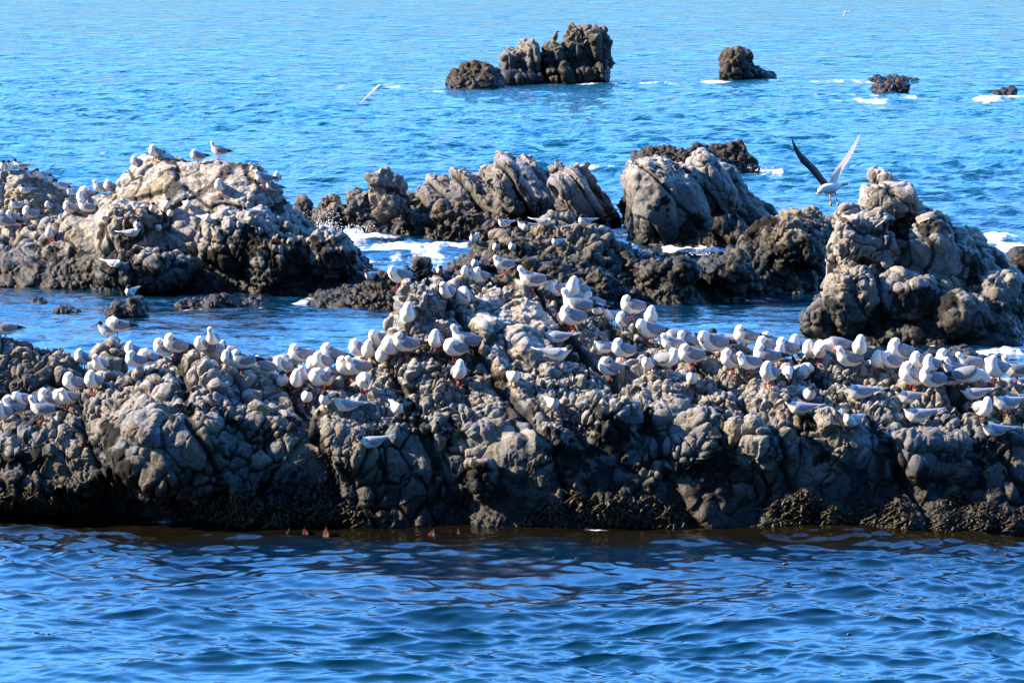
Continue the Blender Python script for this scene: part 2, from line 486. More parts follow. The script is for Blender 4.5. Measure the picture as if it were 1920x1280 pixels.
ROCKS = {}
def rock(name, label, pieces, vox, mat, peb=.16, amp=.035, lump=.09, lump_s=.8, aniso=(1, 1, 1), tilt=20, big=0.0, big_s=.6, rough=.018, growth=(0, .1), seed=1, group=None, shift=0.0, cracky=1.0, cat="rock", strata=None, smooth_amt=.8, zones=(), facet=.05, facet_s=.35):
    vs, fs, off = [], [], 0
    for v, f in pieces:
        vs.append(v); fs.append(f + off); off += len(v)
    V = np.concatenate(vs); F = np.concatenate(fs)
    me = mesh_np("raw", V, F)
    tmp = bpy.data.objects.new("raw", me); COL.objects.link(tmp)
    md = tmp.modifiers.new("r", 'REMESH'); md.mode = 'VOXEL'; md.voxel_size = vox; md.adaptivity = 0
    sm = tmp.modifiers.new("s", 'SMOOTH'); sm.factor = .5; sm.iterations = 6
    dg = bpy.context.evaluated_depsgraph_get()
    out = bpy.data.meshes.new_from_object(tmp.evaluated_get(dg))
    bpy.data.objects.remove(tmp); bpy.data.meshes.remove(me)
    n = len(out.vertices)
    co = np.empty(n * 3, np.float32); out.vertices.foreach_get("co", co); co = co.reshape(-1, 3)
    def normals():
        out.update(); a = np.empty(n * 3, np.float32); out.vertex_normals.foreach_get("vector", a); return a.reshape(-1, 3)
    def put(c):
        out.vertices.foreach_set("co", c.astype(np.float32).ravel())
    nr = normals()
    # large lumps
    d = fbm(co / lump_s, 4, seed, .55) * lump
    if big > 0:
        w = co / big_s + .35 * np.stack([vnoise(co * 2, seed + 1), vnoise(co * 2 + 5, seed + 2), vnoise(co * 2 + 9, seed + 3)], 1)
        f1, f2, idb = voronoi(w, seed + 4)
        eb = f2 - f1
        d += big * (sstep(0, .35, eb) - .8) + big * .5 * (idb - .5)
    else:
        eb = np.ones(n, np.float32)
    co = co + nr * d[:, None]; put(co); nr = normals()
    # pebbles and joints
    ca, sa = math.cos(R(tilt)), math.sin(R(tilt))
    q = co.copy()
    q = np.stack([co[:, 0] * ca - co[:, 2] * sa, co[:, 1], co[:, 0] * sa + co[:, 2] * ca], 1) / np.array(aniso)
    q = q + .35 * peb * np.stack([fbm(co / peb * .6, 2, seed + 11), fbm(co / peb * .6 + 7, 2, seed + 12), fbm(co / peb * .6 + 13, 2, seed + 13)], 1)
    varn = vnoise(co / (peb * 4), seed + 20)
    f1, f2, idv = voronoi(q / (peb * 1.5), seed + 5)
    g1, g2, idw = voronoi(q / (peb * .72) + 3.3, seed + 6)
    e1, e2 = f2 - f1, g2 - g1
    k1 = 1 - np.exp(-e1 * 11); k2 = 1 - np.exp(-e2 * 9)
    dome1 = np.sqrt(np.clip(1 - (f1 / 1.0) ** 2, 0, 1)) * k1
    dome2 = np.sqrt(np.clip(1 - (g1 / 1.0) ** 2, 0, 1)) * k2
    wsm = sstep(-.18, .12, varn)                       # where the small cobbles win over the big ones
    plain = smooth_amt * sstep(.05, .45, vnoise(co / (peb * 6) + 8, seed + 21))   # patches of unbroken stone
    for (zx, zy, zY, zr) in zones:
        c0 = P(zx, zy, zY); dd = np.sqrt((co[:, 0] - c0[0]) ** 2 + (co[:, 2] - c0[2]) ** 2) / zr + .25 * vnoise(co * 3, seed + 22)
        plain = np.maximum(plain, 1 - sstep(.7, 1.1, dd))
    d = amp * 1.5 * (dome1 - .55 + .9 * (idv - .5) * k1) * (1 - .65 * wsm) + amp * .95 * (dome2 - .55 + .9 * (idw - .5) * k2) * (.12 + .88 * wsm)
    d -= amp * .75 * (np.exp(-(e1 / .06) ** 2) * (1 - .7 * wsm) + .7 * np.exp(-(e2 / .07) ** 2) * (.15 + .85 * wsm))
    d *= 1 - .75 * plain
    if strata:
        th, spc, sam = R(strata[0]), strata[1], strata[2]
        sc = co[:, 0] * math.sin(th) + co[:, 2] * math.cos(th) + .12 * spc * fbm(co / spc * .7, 3, seed + 50) + .25 * co[:, 1]
        cellk = np.floor(sc / spc); tt = sc / spc - cellk
        jit = u01(h3(cellk.astype(np.int64), np.zeros(n, np.int64), np.zeros(n, np.int64), seed + 51))
        d += sam * ((1 - tt) * .8 - .4 + .9 * (jit - .5)) - sam * 1.2 * np.exp(-(np.minimum(tt, 1 - tt) / .05) ** 2)
        eb = np.minimum(eb, np.minimum(tt, 1 - tt) * 1.6)
    d += rough * .75 * fbm(co / .085, 3, seed + 30, .65, ridged=True) * (.35 + 1.1 * sstep(-.2, .5, vnoise(co / .6, seed + 33))) * (1 - .6 * plain)
    d += (1 - .5 * plain) * facet * facets(q / facet_s * .9 + .2 * vnoise(co * 4, seed + 71)[:, None], seed + 70) + (1 - .6 * plain) * facet * .45 * facets(q / facet_s * 2.3, seed + 72)
    d += rough * 1.2 * fbm(co / .22, 3, seed + 31, .6)
    co = co + nr * d[:, None]
    co[:, 2] += shift
    put(co)
    crack = np.maximum((1 - sstep(0, .10, e1)) * (1 - .6 * wsm), (1 - sstep(0, .12, e2)) * (.15 + .85 * wsm)) * (1 - .6 * plain) * (.45 + .55 * sstep(-.5, .4, vnoise(co / .35, seed + 60)))
    crack = np.maximum(crack, 1 - sstep(0, .09, eb)) * cracky
    idc = (1 - wsm) * idv + wsm * idw
    gn = fbm(co / .45 + 4, 4, seed + 40, .6)
    gz = growth
    gm = sstep(gz[1], gz[1] + .10, gn - np.abs(co[:, 2] - gz[0]) * 1.3)
    for nm, arr in (("cell", idc), ("crack", crack), ("growth", gm)):
        a = out.attributes.new(nm, 'FLOAT', 'POINT'); a.data.foreach_set("value", arr.astype(np.float32))
    out.polygons.foreach_set("use_smooth", np.ones(len(out.polygons), bool))
    out.materials.clear(); out.materials.append(mat)
    out.update(); out.name = name
    o = link(bpy.data.objects.new(name, out)); tag(o, label, cat, group)
    # cut everything well below the water away
    bm = bmesh.new(); bm.from_mesh(out)
    kill = [v for v in bm.verts if v.co.z < -.45]
    bmesh.ops.delete(bm, geom=kill, context='VERTS')
    bm.to_mesh(out); bm.free()
    print(name, label[:30], len(out.vertices))
    ROCKS.setdefault(name, []).append(o)
    return o

# --- the long ridge full of birds
rk = []
for px, crest, cY, mid, mY, shelf, sY, foot in [
    (-160, 815, 36.6, 835, 36.2, 860, 35.95, 955), (0, 824, 36.6, 842, 36.2, 866, 35.95, 957), (20, 800, 36.7, 824, 36.3, 850, 35.95, 957), (60, 797, 36.7, 822, 36.3, 850, 35.95, 958), (125, 782, 36.8, 808, 36.3, 835, 35.95, 962), (160, 738, 36.8, 775, 36.3, 815, 35.9, 964),
    (190, 703, 36.8, 745, 36.3, 790, 35.85, 966), (260, 685, 36.8, 715, 36.3, 765, 35.8, 968), (340, 668, 36.8, 700, 36.3, 755, 35.8, 970), (405, 668, 36.8, 700, 36.3, 755, 35.8, 973),
    (440, 692, 36.9, 725, 36.4, 780, 35.8, 975), (490, 706, 37.0, 745, 36.4, 795, 35.8, 977), (560, 700, 37.1, 745, 36.5, 800, 35.8, 980), (640, 680, 37.2, 740, 36.5, 805, 35.8, 982),
    (690, 662, 37.4, 730, 36.5, 805, 35.8, 983), (716, 640, 37.4, 715, 36.5, 800, 35.8, 984), (730, 590, 37.5, 700, 36.6, 800, 35.8, 984), (745, 535, 37.5, 690, 36.7, 795, 35.8, 984), (768, 518, 37.5, 680, 36.7, 795, 35.8, 984),
    (800, 525, 37.6, 670, 36.7, 795, 35.8, 984), (830, 530, 37.8, 665, 36.7, 795, 35.8, 985), (880, 525, 37.9, 660, 36.7, 795, 35.8, 985), (950, 510, 37.9, 655, 36.7, 795, 35.8, 984), (1000, 530, 37.8, 655, 36.7, 795, 35.8, 984),
    (1050, 562, 37.7, 665, 36.7, 790, 35.8, 984), (1110, 585, 37.6, 680, 36.7, 785, 35.8, 985), (1180, 598, 37.5, 690, 36.7, 780, 35.8, 986), (1230, 618, 37.4, 700, 36.6, 780, 35.8, 987), (1290, 648, 37.3, 708, 36.6, 775, 35.8, 988),
    (1380, 655, 37.2, 712, 36.6, 780, 35.8, 988), (1480, 668, 37.2, 720, 36.6, 790, 35.8, 989), (1560, 676, 37.2, 725, 36.6, 800, 35.8, 990), (1660, 693, 37.2, 735, 36.6, 810, 35.8, 990), (1760, 705, 37.2, 742, 36.6, 815, 35.8, 990),
    (1850, 712, 37.2, 745, 36.6, 815, 35.8, 988), (1920, 712, 37.2, 745, 36.6, 815, 35.8, 988), (2080, 712, 37.2, 745, 36.6, 815, 35.8, 985)]:
    rk.append((px, [(foot, None), ((foot + shelf) / 2 + 15, sY - .22 + .0), (shelf, sY), (mid, mY), (crest, cY)]))
RIDGE = rock("rock_ridge", "long pale nodular limestone ridge crowded with resting gulls, rising straight from the water",
     [loft(rk, back=(.4, 1.0)), blob(787, 562, 37.3, 44, 46, .3), blob(1150, 790, 35.9, 70, 60, .3, e=2.2), blob(1010, 860, 35.75, 80, 60, .25), blob(640, 850, 35.8, 60, 50, .25), blob(1430, 830, 35.8, 70, 60, .3), blob(900, 905, 35.45, 30, 40, .2), blob(1750, 850, 35.8, 90, 50, .3), blob(330, 850, 35.8, 110, 80, .3),
      blob(1570, 640+68, 37.0, 45, 26, .3)],
     .0105, M_RIDGE, peb=.135, amp=.046, lump=.09, lump_s=.75, aniso=(.85, 1, 1.25), tilt=18, big=.055, big_s=.62, growth=(.28, .02), seed=3, smooth_amt=1.0, strata=(68, .95, .06), zones=[(300, 835, 35.8, .26), (560, 880, 35.6, .22), (800, 840, 35.7, .2), (1110, 870, 35.6, .26), (1270, 790, 35.8, .22), (1500, 900, 35.5, .25), (1760, 850, 35.7, .22), (960, 600, 37, .2)], facet=.06, facet_s=.42)
rock("rock_outcrop", "dark cobbled outcrop at the landward end of the gull ridge, under a drooping-winged gull",
     [loft([(-120, [(800, 38.4), (700, 39.0), (640, 39.4)]), (0, [(810, 38.4), (700, 39.0), (628, 39.4)]), (60, [(810, 38.4), (700, 39.0), (640, 39.4)]), (130, [(800, 38.5), (720, 39.0), (665, 39.4)]), (165, [(790, 38.6), (740, 39.0), (690, 39.3)]), (200, [(790, 38.6), (760, 39.0), (735, 39.2)]), (240, [(800, 38.7), (790, 39.0), (785, 39.1)])], back=(.3, .7), under=-.6),
      blob(208, 680, 38.2, 22, 26, .12, rot=-30, e=3.5)],
     .012, rock_mat("shaded cobbled rock", cool=(.12, .13, .14), warm=(.17, .14, .09), pale=(.28, .27, .24), guano=.3, wet=.75), peb=.16, amp=.045, lump=.06, growth=(.6, .15), seed=9)  # stone colour darkened in place of the outcrop's shade

# --- second row
def simple(keys, Ymid=None, rise=.9, foots=None):
    """keys: (px, crest py, foot py) -> loft rows that lean back by `rise` metres"""
    out = []
    for k in keys:
        px, cr, ft = k[:3]
        dy = k[3] if len(k) > 3 else rise
        Yf = WY(ft)
        h = (ft - cr)
        out.append((px, [(ft, None), (ft - h * .35, Yf + dy * .15), (ft - h * .72, Yf + dy * .5), (cr + h * .03, Yf + dy * .85), (cr, Yf + dy)]))
    return out

rock("rock_islet", "broad pale domed rock with a smooth grey slab face, gulls along its top",
     [loft(simple([(-140, 440, 535), (-20, 432, 533), (40, 425, 535), (100, 415, 538), (140, 385, 538), (160, 378, 538), (200, 355, 540), (230, 325, 541), (255, 305, 541), (290, 303, 543), (312, 295, 545), (350, 308, 546), (380, 312, 547), (410, 298, 548), (440, 298, 549), (480, 300, 550), (500, 325, 550), (525, 345, 550), (545, 395, 551), (575, 430, 551), (600, 450, 551), (640, 450, 551), (665, 465, 551), (690, 492, 551), (712, 520, 551), (735, 548, 551, .4)], rise=1.6), back=(.5, 1.2)),
      blob(450, 450, 55.9, 75, 60, .6), blob(280, 505, 55.5, 90, 40, .5), blob(520, 490, 55.6, 60, 50, .5), blob(235, 440, 56.2, 60, 70, .5), blob(620, 480, 55.6, 36, 45, .4)],
     .017, M_MIDR, peb=.20, amp=.042, lump=.08, lump_s=.9, aniso=(.8, 1, 1.3), tilt=-25, big=.05, big_s=.95, growth=(.3, .02), seed=14, zones=[(350, 360, 56, .55), (410, 340, 56, .5), (250, 350, 56, .35), (170, 440, 56, .45), (300, 340, 56, .4)])
rock("rock_islet", "low cobbled rock where a row of black-capped terns stands, behind the broad domed rock",
     [loft([(-140, [(470, 58.0), (400, 58.4), (330, 59.0)]), (0, [(470, 58.0), (400, 58.4), (332, 59.0)]), (40, [(470, 58.0), (400, 58.4), (325, 59.0)]), (60, [(470, 58.0), (400, 58.4), (340, 59.0)]), (100, [(470, 58.0), (420, 58.4), (355, 59.0)]), (140, [(470, 58.0), (430, 58.4), (378, 59.0)]), (165, [(470, 58.0), (440, 58.4), (400, 58.8)])], back=(.3, .8))],
     .018, M_MIDR, peb=.2, amp=.05, lump=.08, growth=(.3, .5), seed=15)
rock("boulder", "small dark pointed boulder in the channel with one tern on top",
     [blob(238, 582, 52.4, 32, 20, .25, e=3), blob(252, 576, 52.4, 20, 24, .22, e=3), blob(214, 588, 52.3, 16, 12, .2)],
     .016, M_BROWN, peb=.13, amp=.03, lump=.05, lump_s=.3, seed=21, growth=(.2, .3))
rock("reef", "long low weedy reef awash below the broad domed rock",
     [loft(simple([(335, 572, 576), (360, 562, 577), (395, 556, 577), (420, 550, 575), (440, 566, 574), (446, 573, 575)], rise=.3), back=(.2, .4), step=6)], .016, M_BROWN, peb=.12, amp=.04, lump=.05, lump_s=.3, seed=22, growth=(.0, .6))
rock("reef", "short lump of weedy reef between the longer reef and the brown cobbled rock",
     [loft(simple([(456, 570, 573), (470, 556, 573), (490, 554, 573), (503, 568, 573)], rise=.25), back=(.2, .4), step=6)], .016, M_BROWN, peb=.12, amp=.04, lump=.05, lump_s=.3, seed=23, growth=(.0, .6))
rock("reef", "flat dark rock barely breaking the channel water near the tern's boulder",
     [loft(simple([(100, 584, 587), (115, 578, 587), (135, 579, 587), (150, 585, 587)], rise=.15), back=(.1, .2), step=5)], .014, M_BROWN, peb=.1, amp=.02, lump=.02, lump_s=.3, seed=24, shift=.0)
rock("reef", "tiny dark rock awash far out from the drooping-winged gull",
     [loft(simple([(54, 567, 569), (64, 560, 569), (76, 562, 569), (84, 567, 569)], rise=.15), back=(.1, .2), step=5)], .014, M_BROWN, peb=.1, amp=.02, lump=.02, lump_s=.3, seed=25)
rock("rock_islet", "low brown cobbled rock with a lone tern, beside the rock tower of the gull ridge",
     [loft(simple([(585, 568, 574), (600, 545, 576), (640, 538, 579), (680, 530, 580), (710, 520, 580), (740, 512, 580), (770, 500, 575), (800, 500, 565), (830, 510, 560), (850, 520, 555)], rise=.7), back=(.3, .8)), blob(790, 505, 54.6, 22, 18, .25)],
     .016, M_BROWN, peb=.14, amp=.05, lump=.08, lump_s=.5, seed=26, big=.05, big_s=.5, growth=(.1, .5))
# middle ridge
rock("rock_islet", "brown and black weed-covered rock ridge with terns, behind the rock tower",
     [loft(simple([(815, 520, 560), (840, 500, 560), (870, 478, 565), (900, 458, 570), (935, 435, 575), (960, 425, 578), (1000, 425, 580), (1040, 418, 580), (1080, 425, 580), (1115, 430, 580), (1140, 445, 578), (1165, 468, 576), (1200, 480, 576), (1225, 465, 575), (1260, 490, 574), (1300, 495, 570), (1340, 480, 566), (1380, 462, 562), (1410, 430, 558), (1430, 408, 556), (1460, 395, 552), (1495, 386, 550), (1520, 395, 546), (1545, 412, 543), (1570, 420, 540), (1620, 450, 540)], rise=2.2), back=(.4, 1.0)),
      blob(990, 470, 55.3, 70, 40, .5), blob(1090, 490, 55.0, 60, 50, .5), blob(1480, 460, 56.0, 60, 50, .6), blob(1360, 520, 54.7, 60, 36, .4), blob(1250, 530, 54.3, 60, 40, .4)],
     .0165, rock_mat("weedy limestone", cool=(.13, .13, .125), warm=(.20, .15, .085), pale=(.32, .29, .23), guano=.3, wet=.55), peb=.17, amp=.055, lump=.13, lump_s=.7, seed=31, big=.09, big_s=.7, growth=(.42, -.05))
# tilted slabs
rock("rock_islet", "row of leaning grey slabs of layered rock standing in the sea",
     [loft(simple([(778, 375, 440), (784, 345, 440), (800, 336, 440), (845, 325, 440), (865, 312, 440), (885, 312, 440), (900, 324, 440), (912, 312, 440), (925, 310, 440), (932, 284, 440), (955, 281, 440), (985, 284, 440), (1004, 292, 440), (1012, 308, 440), (1035, 306, 440), (1048, 300, 440), (1066, 308, 440), (1086, 300, 440), (1098, 312, 438), (1118, 345, 436), (1138, 382, 434), (1150, 405, 432)], rise=1.3), back=(.4, 1.1), step=8),
      blob(1085, 372, 63.6, 34, 60, .5, rot=-30, e=3.4), blob(960, 350, 64.2, 30, 56, .5, rot=-30, e=3.4)],
     .0165, M_SLAB, peb=.22, amp=.018, lump=.025, lump_s=.6, aniso=(.7, 1, 1.6), tilt=-30, seed=41, rough=.008, growth=(.15, .2), strata=(60, .40, .15), facet=.09, facet_s=.5)
rock("rock_islet", "low jagged dark rocks with a pale overhanging point, at the foot of the leaning slabs",
     [loft(simple([(560, 395, 432), (575, 388, 432), (590, 410, 432), (605, 375, 435), (625, 370, 435), (645, 392, 436), (655, 370, 436), (675, 372, 437), (700, 385, 437), (740, 376, 437), (780, 372, 440), (800, 405, 448), (840, 385, 450), (880, 388, 451), (905, 400, 452), (930, 398, 452), (960, 378, 450), (1000, 382, 448), (1030, 380, 446), (1050, 400, 442), (1090, 415, 436)], rise=1.0), back=(.4, .9)),
      blob(714, 350, 64.2, 22, 9, .2, rot=20, e=3), blob(728, 372, 64.3, 18, 20, .3, rot=-20, e=3), blob(622, 385, 64.0, 20, 20, .2, rot=-20, e=3)],
     .0185, rock_mat("dark jagged rock", cool=(.19, .18, .17), warm=(.22, .17, .12), pale=(.36, .33, .28), guano=.2, wet=.35), peb=.2, amp=.07, lump=.14, lump_s=.5, seed=43, facet=.14, facet_s=.5, big=.08, big_s=.6, growth=(.1, .4), rough=.02)
# big slanted rock
rock("rock_islet", "tall slanting rock with a sunlit furrowed end and grey slab face",
     [loft(simple([(1176, 330, 425), (1182, 303, 450), (1200, 298, 460), (1235, 303, 462), (1262, 322, 464), (1280, 312, 464), (1300, 304, 464), (1320, 297, 464), (1345, 300, 464), (1370, 312, 464), (1385, 330, 464), (1400, 355, 464), (1425, 378, 462), (1450, 400, 460)], rise=1.2), back=(.4, 1.1), step=8),
      blob(1228, 370, 61.3, 46, 78, .8, rot=-10, e=3.6), blob(1330, 345, 61.8, 34, 60, .6, rot=-34, e=3.4), blob(1282, 380, 61.5, 46, 74, .8, rot=-28, e=3.2)],
     .0165, M_SLAB, peb=.24, amp=.018, lump=.06, lump_s=.6, aniso=(.7, 1, 1.7), tilt=-38, seed=45, rough=.010, growth=(.3, .3), strata=(48, .55, .07), facet=.10, facet_s=.8, zones=[(1270, 370, 61, .5), (1310, 400, 61, .5)])
rock("rock_islet", "dark brown knobbly rock showing over the top of the tall slanting rock",
     [loft(simple([(1180, 305, 326), (1190, 290, 326), (1215, 281, 326), (1250, 276, 326), (1290, 272, 326), (1305, 264, 326), (1345, 264, 326), (1375, 270, 326), (1395, 290, 326), (1412, 308, 326), (1421, 324, 326)], rise=1.2), back=(.3, .9), step=8)],
     .022, M_BROWN, peb=.24, amp=.07, lump=.10, lump_s=.5, seed=47, big=.08, big_s=.7, growth=(.0, .9))
# the tall knobbed rock
rock("sea_stack", "tall pale knobbed stack of rounded boulders with a crooked head-like summit",
     [loft(simple([(1508, 600, 628), (1530, 575, 632), (1550, 560, 634), (1560, 440, 636), (1580, 402, 637), (1620, 395, 638), (1660, 400, 640), (1700, 405, 641), (1740, 410, 642), (1790, 412, 642), (1815, 432, 642), (1838, 462, 642), (1870, 482, 642), (1890, 500, 642), (1905, 530, 642), (1915, 590, 642), (1930, 636, 642)], rise=1.6), back=(.5, 1.1), step=10),
      blob(1667, 385, 50.9, 60, 44, .42, rot=6, e=3), blob(1652, 338, 50.9, 32, 22, .2, rot=25, e=3), blob(1690, 362, 50.9, 34, 30, .26), blob(1725, 402, 50.9, 30, 22, .3), blob(1755, 452, 50.8, 60, 34, .4, e=3), blob(1600, 415, 50.6, 44, 30, .35, e=3), blob(1590, 450, 50.2, 36, 50, .35), blob(1645, 450, 50.3, 44, 55, .4, rot=-15), blob(1740, 470, 50.4, 50, 62, .4, rot=-12), blob(1800, 500, 50.5, 44, 58, .4, rot=-20),
      blob(1700, 560, 49.9, 60, 50, .4), blob(1600, 560, 49.8, 40, 60, .4), blob(1800, 590, 49.8, 60, 50, .5), blob(1535, 600, 49.9, 26, 30, .25), blob(1870, 560, 50.2, 45, 60, .4), blob(1690, 632, 49.5, 40, 14, .2), blob(1780, 632, 49.6, 40, 14, .2)],
     .0145, rock_mat("knobbed limestone", cool=(.22, .217, .22), warm=(.28, .235, .17), pale=(.42, .395, .36), guano=.3, wet=.35), peb=.25, amp=.030, lump=.06, lump_s=.6, seed=51, big=.06, big_s=.8, growth=(.45, .30), rough=.013, facet=.08, facet_s=.7, zones=[(1740, 480, 50.5, .35), (1640, 560, 50, .3)])
rock("boulder", "dark boulder washed by foam beside the tall knobbed stack",
     [blob(1912, 500, 58.5, 26, 34, .4), blob(1935, 508, 58.5, 30, 28, .4)], .018, M_BROWN, peb=.2, amp=.05, lump=.06, seed=55)
rock("reef", "low weedy rocks just behind the crest of the gull ridge near the foam",
     [loft(simple([(1725, 676, 690), (1745, 662, 690), (1770, 668, 690), (1785, 655, 690), (1810, 660, 692), (1830, 668, 692), (1850, 675, 692), (1870, 690, 695)], rise=.5), back=(.3, .6), step=8)],
     .014, M_BROWN, peb=.12, amp=.04, lump=.05, lump_s=.3, seed=57, growth=(.1, .5))
rock("reef", "small rock fringe at the foot of the tall knobbed stack",
     [loft(simple([(1630, 640, 645), (1650, 622, 645), (1680, 618, 645), (1700, 626, 645), (1740, 622, 646), (1770, 636, 646)], rise=.35), back=(.3, .5), step=8)],
     .014, M_BROWN, peb=.13, amp=.04, lump=.05, lump_s=.3, seed=59, growth=(.1, .7))
# far rocks
FB = rock_mat("far sea rock", cool=(.06, .052, .048), warm=(.09, .068, .05), pale=(.15, .13, .11), guano=.2, wet=.5)
g = "sea rocks far out"
rock("sea_stack", "low brown rounded sea rock, the smallest of the three far rocks standing together",
     [loft(simple([(840, 150, 167), (848, 140, 167), (865, 128, 167), (890, 119, 167), (915, 123, 167), (930, 132, 166), (937, 152, 165), (940, 163, 165)], rise=1.0), back=(.5, 1.2), step=5)], .035, M_BROWN, peb=.3, amp=.09, lump=.10, lump_s=.7, seed=61, facet=.1, facet_s=.6, growth=(0, .9), group=None)
rock("sea_stack", "flat-topped grey sea rock split by a dark cleft, middle of the three far rocks",
     [blob(957, 125, 112, 17, 34, .8, e=4), blob(978, 118, 112.2, 14, 34, .8, e=4), blob(997, 120, 112, 13, 36, .8, e=4, rot=-4), blob(975, 150, 111.5, 36, 16, .9, e=3.4)], .034, rock_mat("far grey rock", cool=(.15, .145, .14), warm=(.18, .15, .12), pale=(.28, .26, .23), guano=.25, wet=.5), peb=.35, amp=.06, lump=.08, lump_s=.6, aniso=(.7, 1, 1.5), tilt=-8, seed=62, facet=.10, facet_s=.6, strata=(84, .5, .10), growth=(.1, .9))
rock("sea_stack", "highest far sea rock with a rounded summit, a brown seabird on its shoulder",
     [blob(1100, 108, 112.6, 38, 57, 1.0, e=3.6, rot=-3), blob(1045, 122, 112.3, 28, 40, .9, e=3.4, rot=-4), blob(1022, 126, 112.2, 10, 32, .6, e=3), blob(1095, 70, 112.6, 22, 16, .5), blob(1080, 140, 112, 60, 22, 1.1, e=3.4), blob(1122, 130, 112.4, 18, 34, .8)], .034, FB, peb=.35, amp=.08, lump=.10, lump_s=.7, aniso=(.8, 1, 1.3), tilt=-12, seed=63, facet=.12, facet_s=.7, strata=(76, .55, .12), growth=(.1, .9))
rock("sea_stack", "lone far brown rock with a square top sloping down to a tail",
     [blob(1373, 124, 114, 18, 28, .7, e=3.6), blob(1392, 134, 114.2, 18, 22, .7, rot=-20), blob(1412, 141, 114.2, 18, 13, .6, rot=20), blob(1384, 99, 114.2, 6, 7, .3), blob(1398, 106, 114.2, 8, 9, .3), blob(1430, 146, 114, 14, 7, .5), blob(1440, 147, 114, 14, 6, .4)], .034, M_BROWN, peb=.32, amp=.07, lump=.08, lump_s=.6, seed=64, facet=.12, facet_s=.7, growth=(.1, .9))
rock("reef", "thin line of reef awash just beyond the round black far rock",
     [loft(simple([(1632, 151, 153), (1650, 148, 153), (1668, 145, 153), (1680, 149, 153), (1695, 147, 153), (1715, 150, 153), (1722, 152, 153)], rise=.5), back=(.3, .6), step=5)], .03, M_BROWN, peb=.2, amp=.05, lump=.04, lump_s=.5, seed=65)
rock("boulder", "round black weedy rock in foam streaks far out",
     [blob(1670, 172, 107, 32, 14, .7, e=3.2), blob(1660, 166, 107, 20, 8, .5)], .034, rock_mat("black weedy rock", cool=(.06, .045, .04), warm=(.08, .055, .04), pale=(.14, .1, .08), guano=.05, wet=.3), peb=.24, amp=.10, lump=.08, lump_s=.5, seed=66, growth=(.0, .9))
rock("boulder", "pair of small upright brown rocks standing in far foam",
     [blob(1869, 182, 105, 9, 12, .4, e=3), blob(1883, 180, 105, 6, 14, .3), blob(1896, 178, 105, 9, 15, .4, rot=15, e=3), blob(1884, 190, 105, 24, 5, .5)], .03, FB, peb=.2, amp=.05, lump=.05, lump_s=.5, seed=67)

# ---------------------------------------------------------------- birds
M_WHITE = flat_mat("white feathers", (.84, .785, .71), .85, .2, .10, 60)
M_GREY = flat_mat("grey wing feathers", (.24, .25, .28), .8, .2, .22, 45)
M_PALE = flat_mat("pale grey feathers", (.33, .35, .40), .8, .2, .15, 45)
M_BROWNF = flat_mat("mottled brown feathers", (.20, .15, .11), .85, .2, .5, 50)
M_BLACK = flat_mat("black feathers", (.012, .012, .013), .7, .3)
M_RED = flat_mat("red skin", (.42, .035, .02), .5, .4)
M_DARKRED = flat_mat("dark red skin", (.12, .02, .012), .5, .4)
M_YEL = flat_mat("yellow orange skin", (.62, .30, .05), .5, .4)
M_TRANS = flat_mat("thin white flight feathers", (.80, .77, .73), .85, .2, .10, 60)
_n, _l = M_TRANS.node_tree.nodes, M_TRANS.node_tree.links
_t = _n.new("ShaderNodeBsdfTranslucent"); _t.inputs[0].default_value = (.85, .78, .70, 1)
_m = _n.new("ShaderNodeMixShader"); _m.inputs[0].default_value = .5
_l.new(_n["Principled BSDF"].outputs[0], _m.inputs[1]); _l.new(_t.outputs[0], _m.inputs[2]); _l.new(_m.outputs[0], _n["Material Output"].inputs[0])
M_EYE = flat_mat("dark eye", (.01, .008, .006), .2, .5)

def sphere_tri(c, r, sy=1.0, nu=14, nv=8):
    V, T = [], []
    for i in range(nv + 1):
        ph = -math.pi / 2 + math.pi * i / nv
        for j in range(nu):
            th = 2 * math.pi * j / nu
            V.append((c[0] + r * math.cos(ph) * math.cos(th), c[1] + r * sy * math.cos(ph) * math.sin(th), c[2] + r * math.sin(ph)))
    for i in range(nv):
        for j in range(nu):
            p, q = i * nu + j, i * nu + (j + 1) % nu
            T += [(p, q, q + nu), (p, q + nu, p + nu)]
    return np.array(V), np.array(T)

def body_mesh(name, chain, mat, vox=.006, sy=1.0, mats=None):
    """one continuous skin over a chain of (x, y, z, radius) stations"""
    vs, fs, off = [], [], 0
    for a, b in zip(chain[:-1], chain[1:]):
        a, b = np.array(a, float), np.array(b, float)
        n = max(2, int(np.linalg.norm(b[:3] - a[:3]) / (min(a[3], b[3]) * .25)) + 1)
        for t in np.linspace(0, 1, n):
            q = a * (1 - t) + b * t
            v, f = sphere_tri(q[:3], q[3], sy)
            vs.append(v); fs.append(f + off); off += len(v)
    me = mesh_np("raw", np.concatenate(vs), np.concatenate(fs))
    tmp = bpy.data.objects.new("raw", me); COL.objects.link(tmp)
    md = tmp.modifiers.new("r", 'REMESH'); md.mode = 'VOXEL'; md.voxel_size = vox
    sm = tmp.modifiers.new("s", 'SMOOTH'); sm.factor = .5; sm.iterations = 8
    out = bpy.data.meshes.new_from_object(tmp.evaluated_get(bpy.context.evaluated_depsgraph_get()))
    bpy.data.objects.remove(tmp); bpy.data.meshes.remove(me)
    out.polygons.foreach_set("use_smooth", np.ones(len(out.polygons), bool))
    out.materials.clear(); out.materials.append(mat); out.name = name
    return out

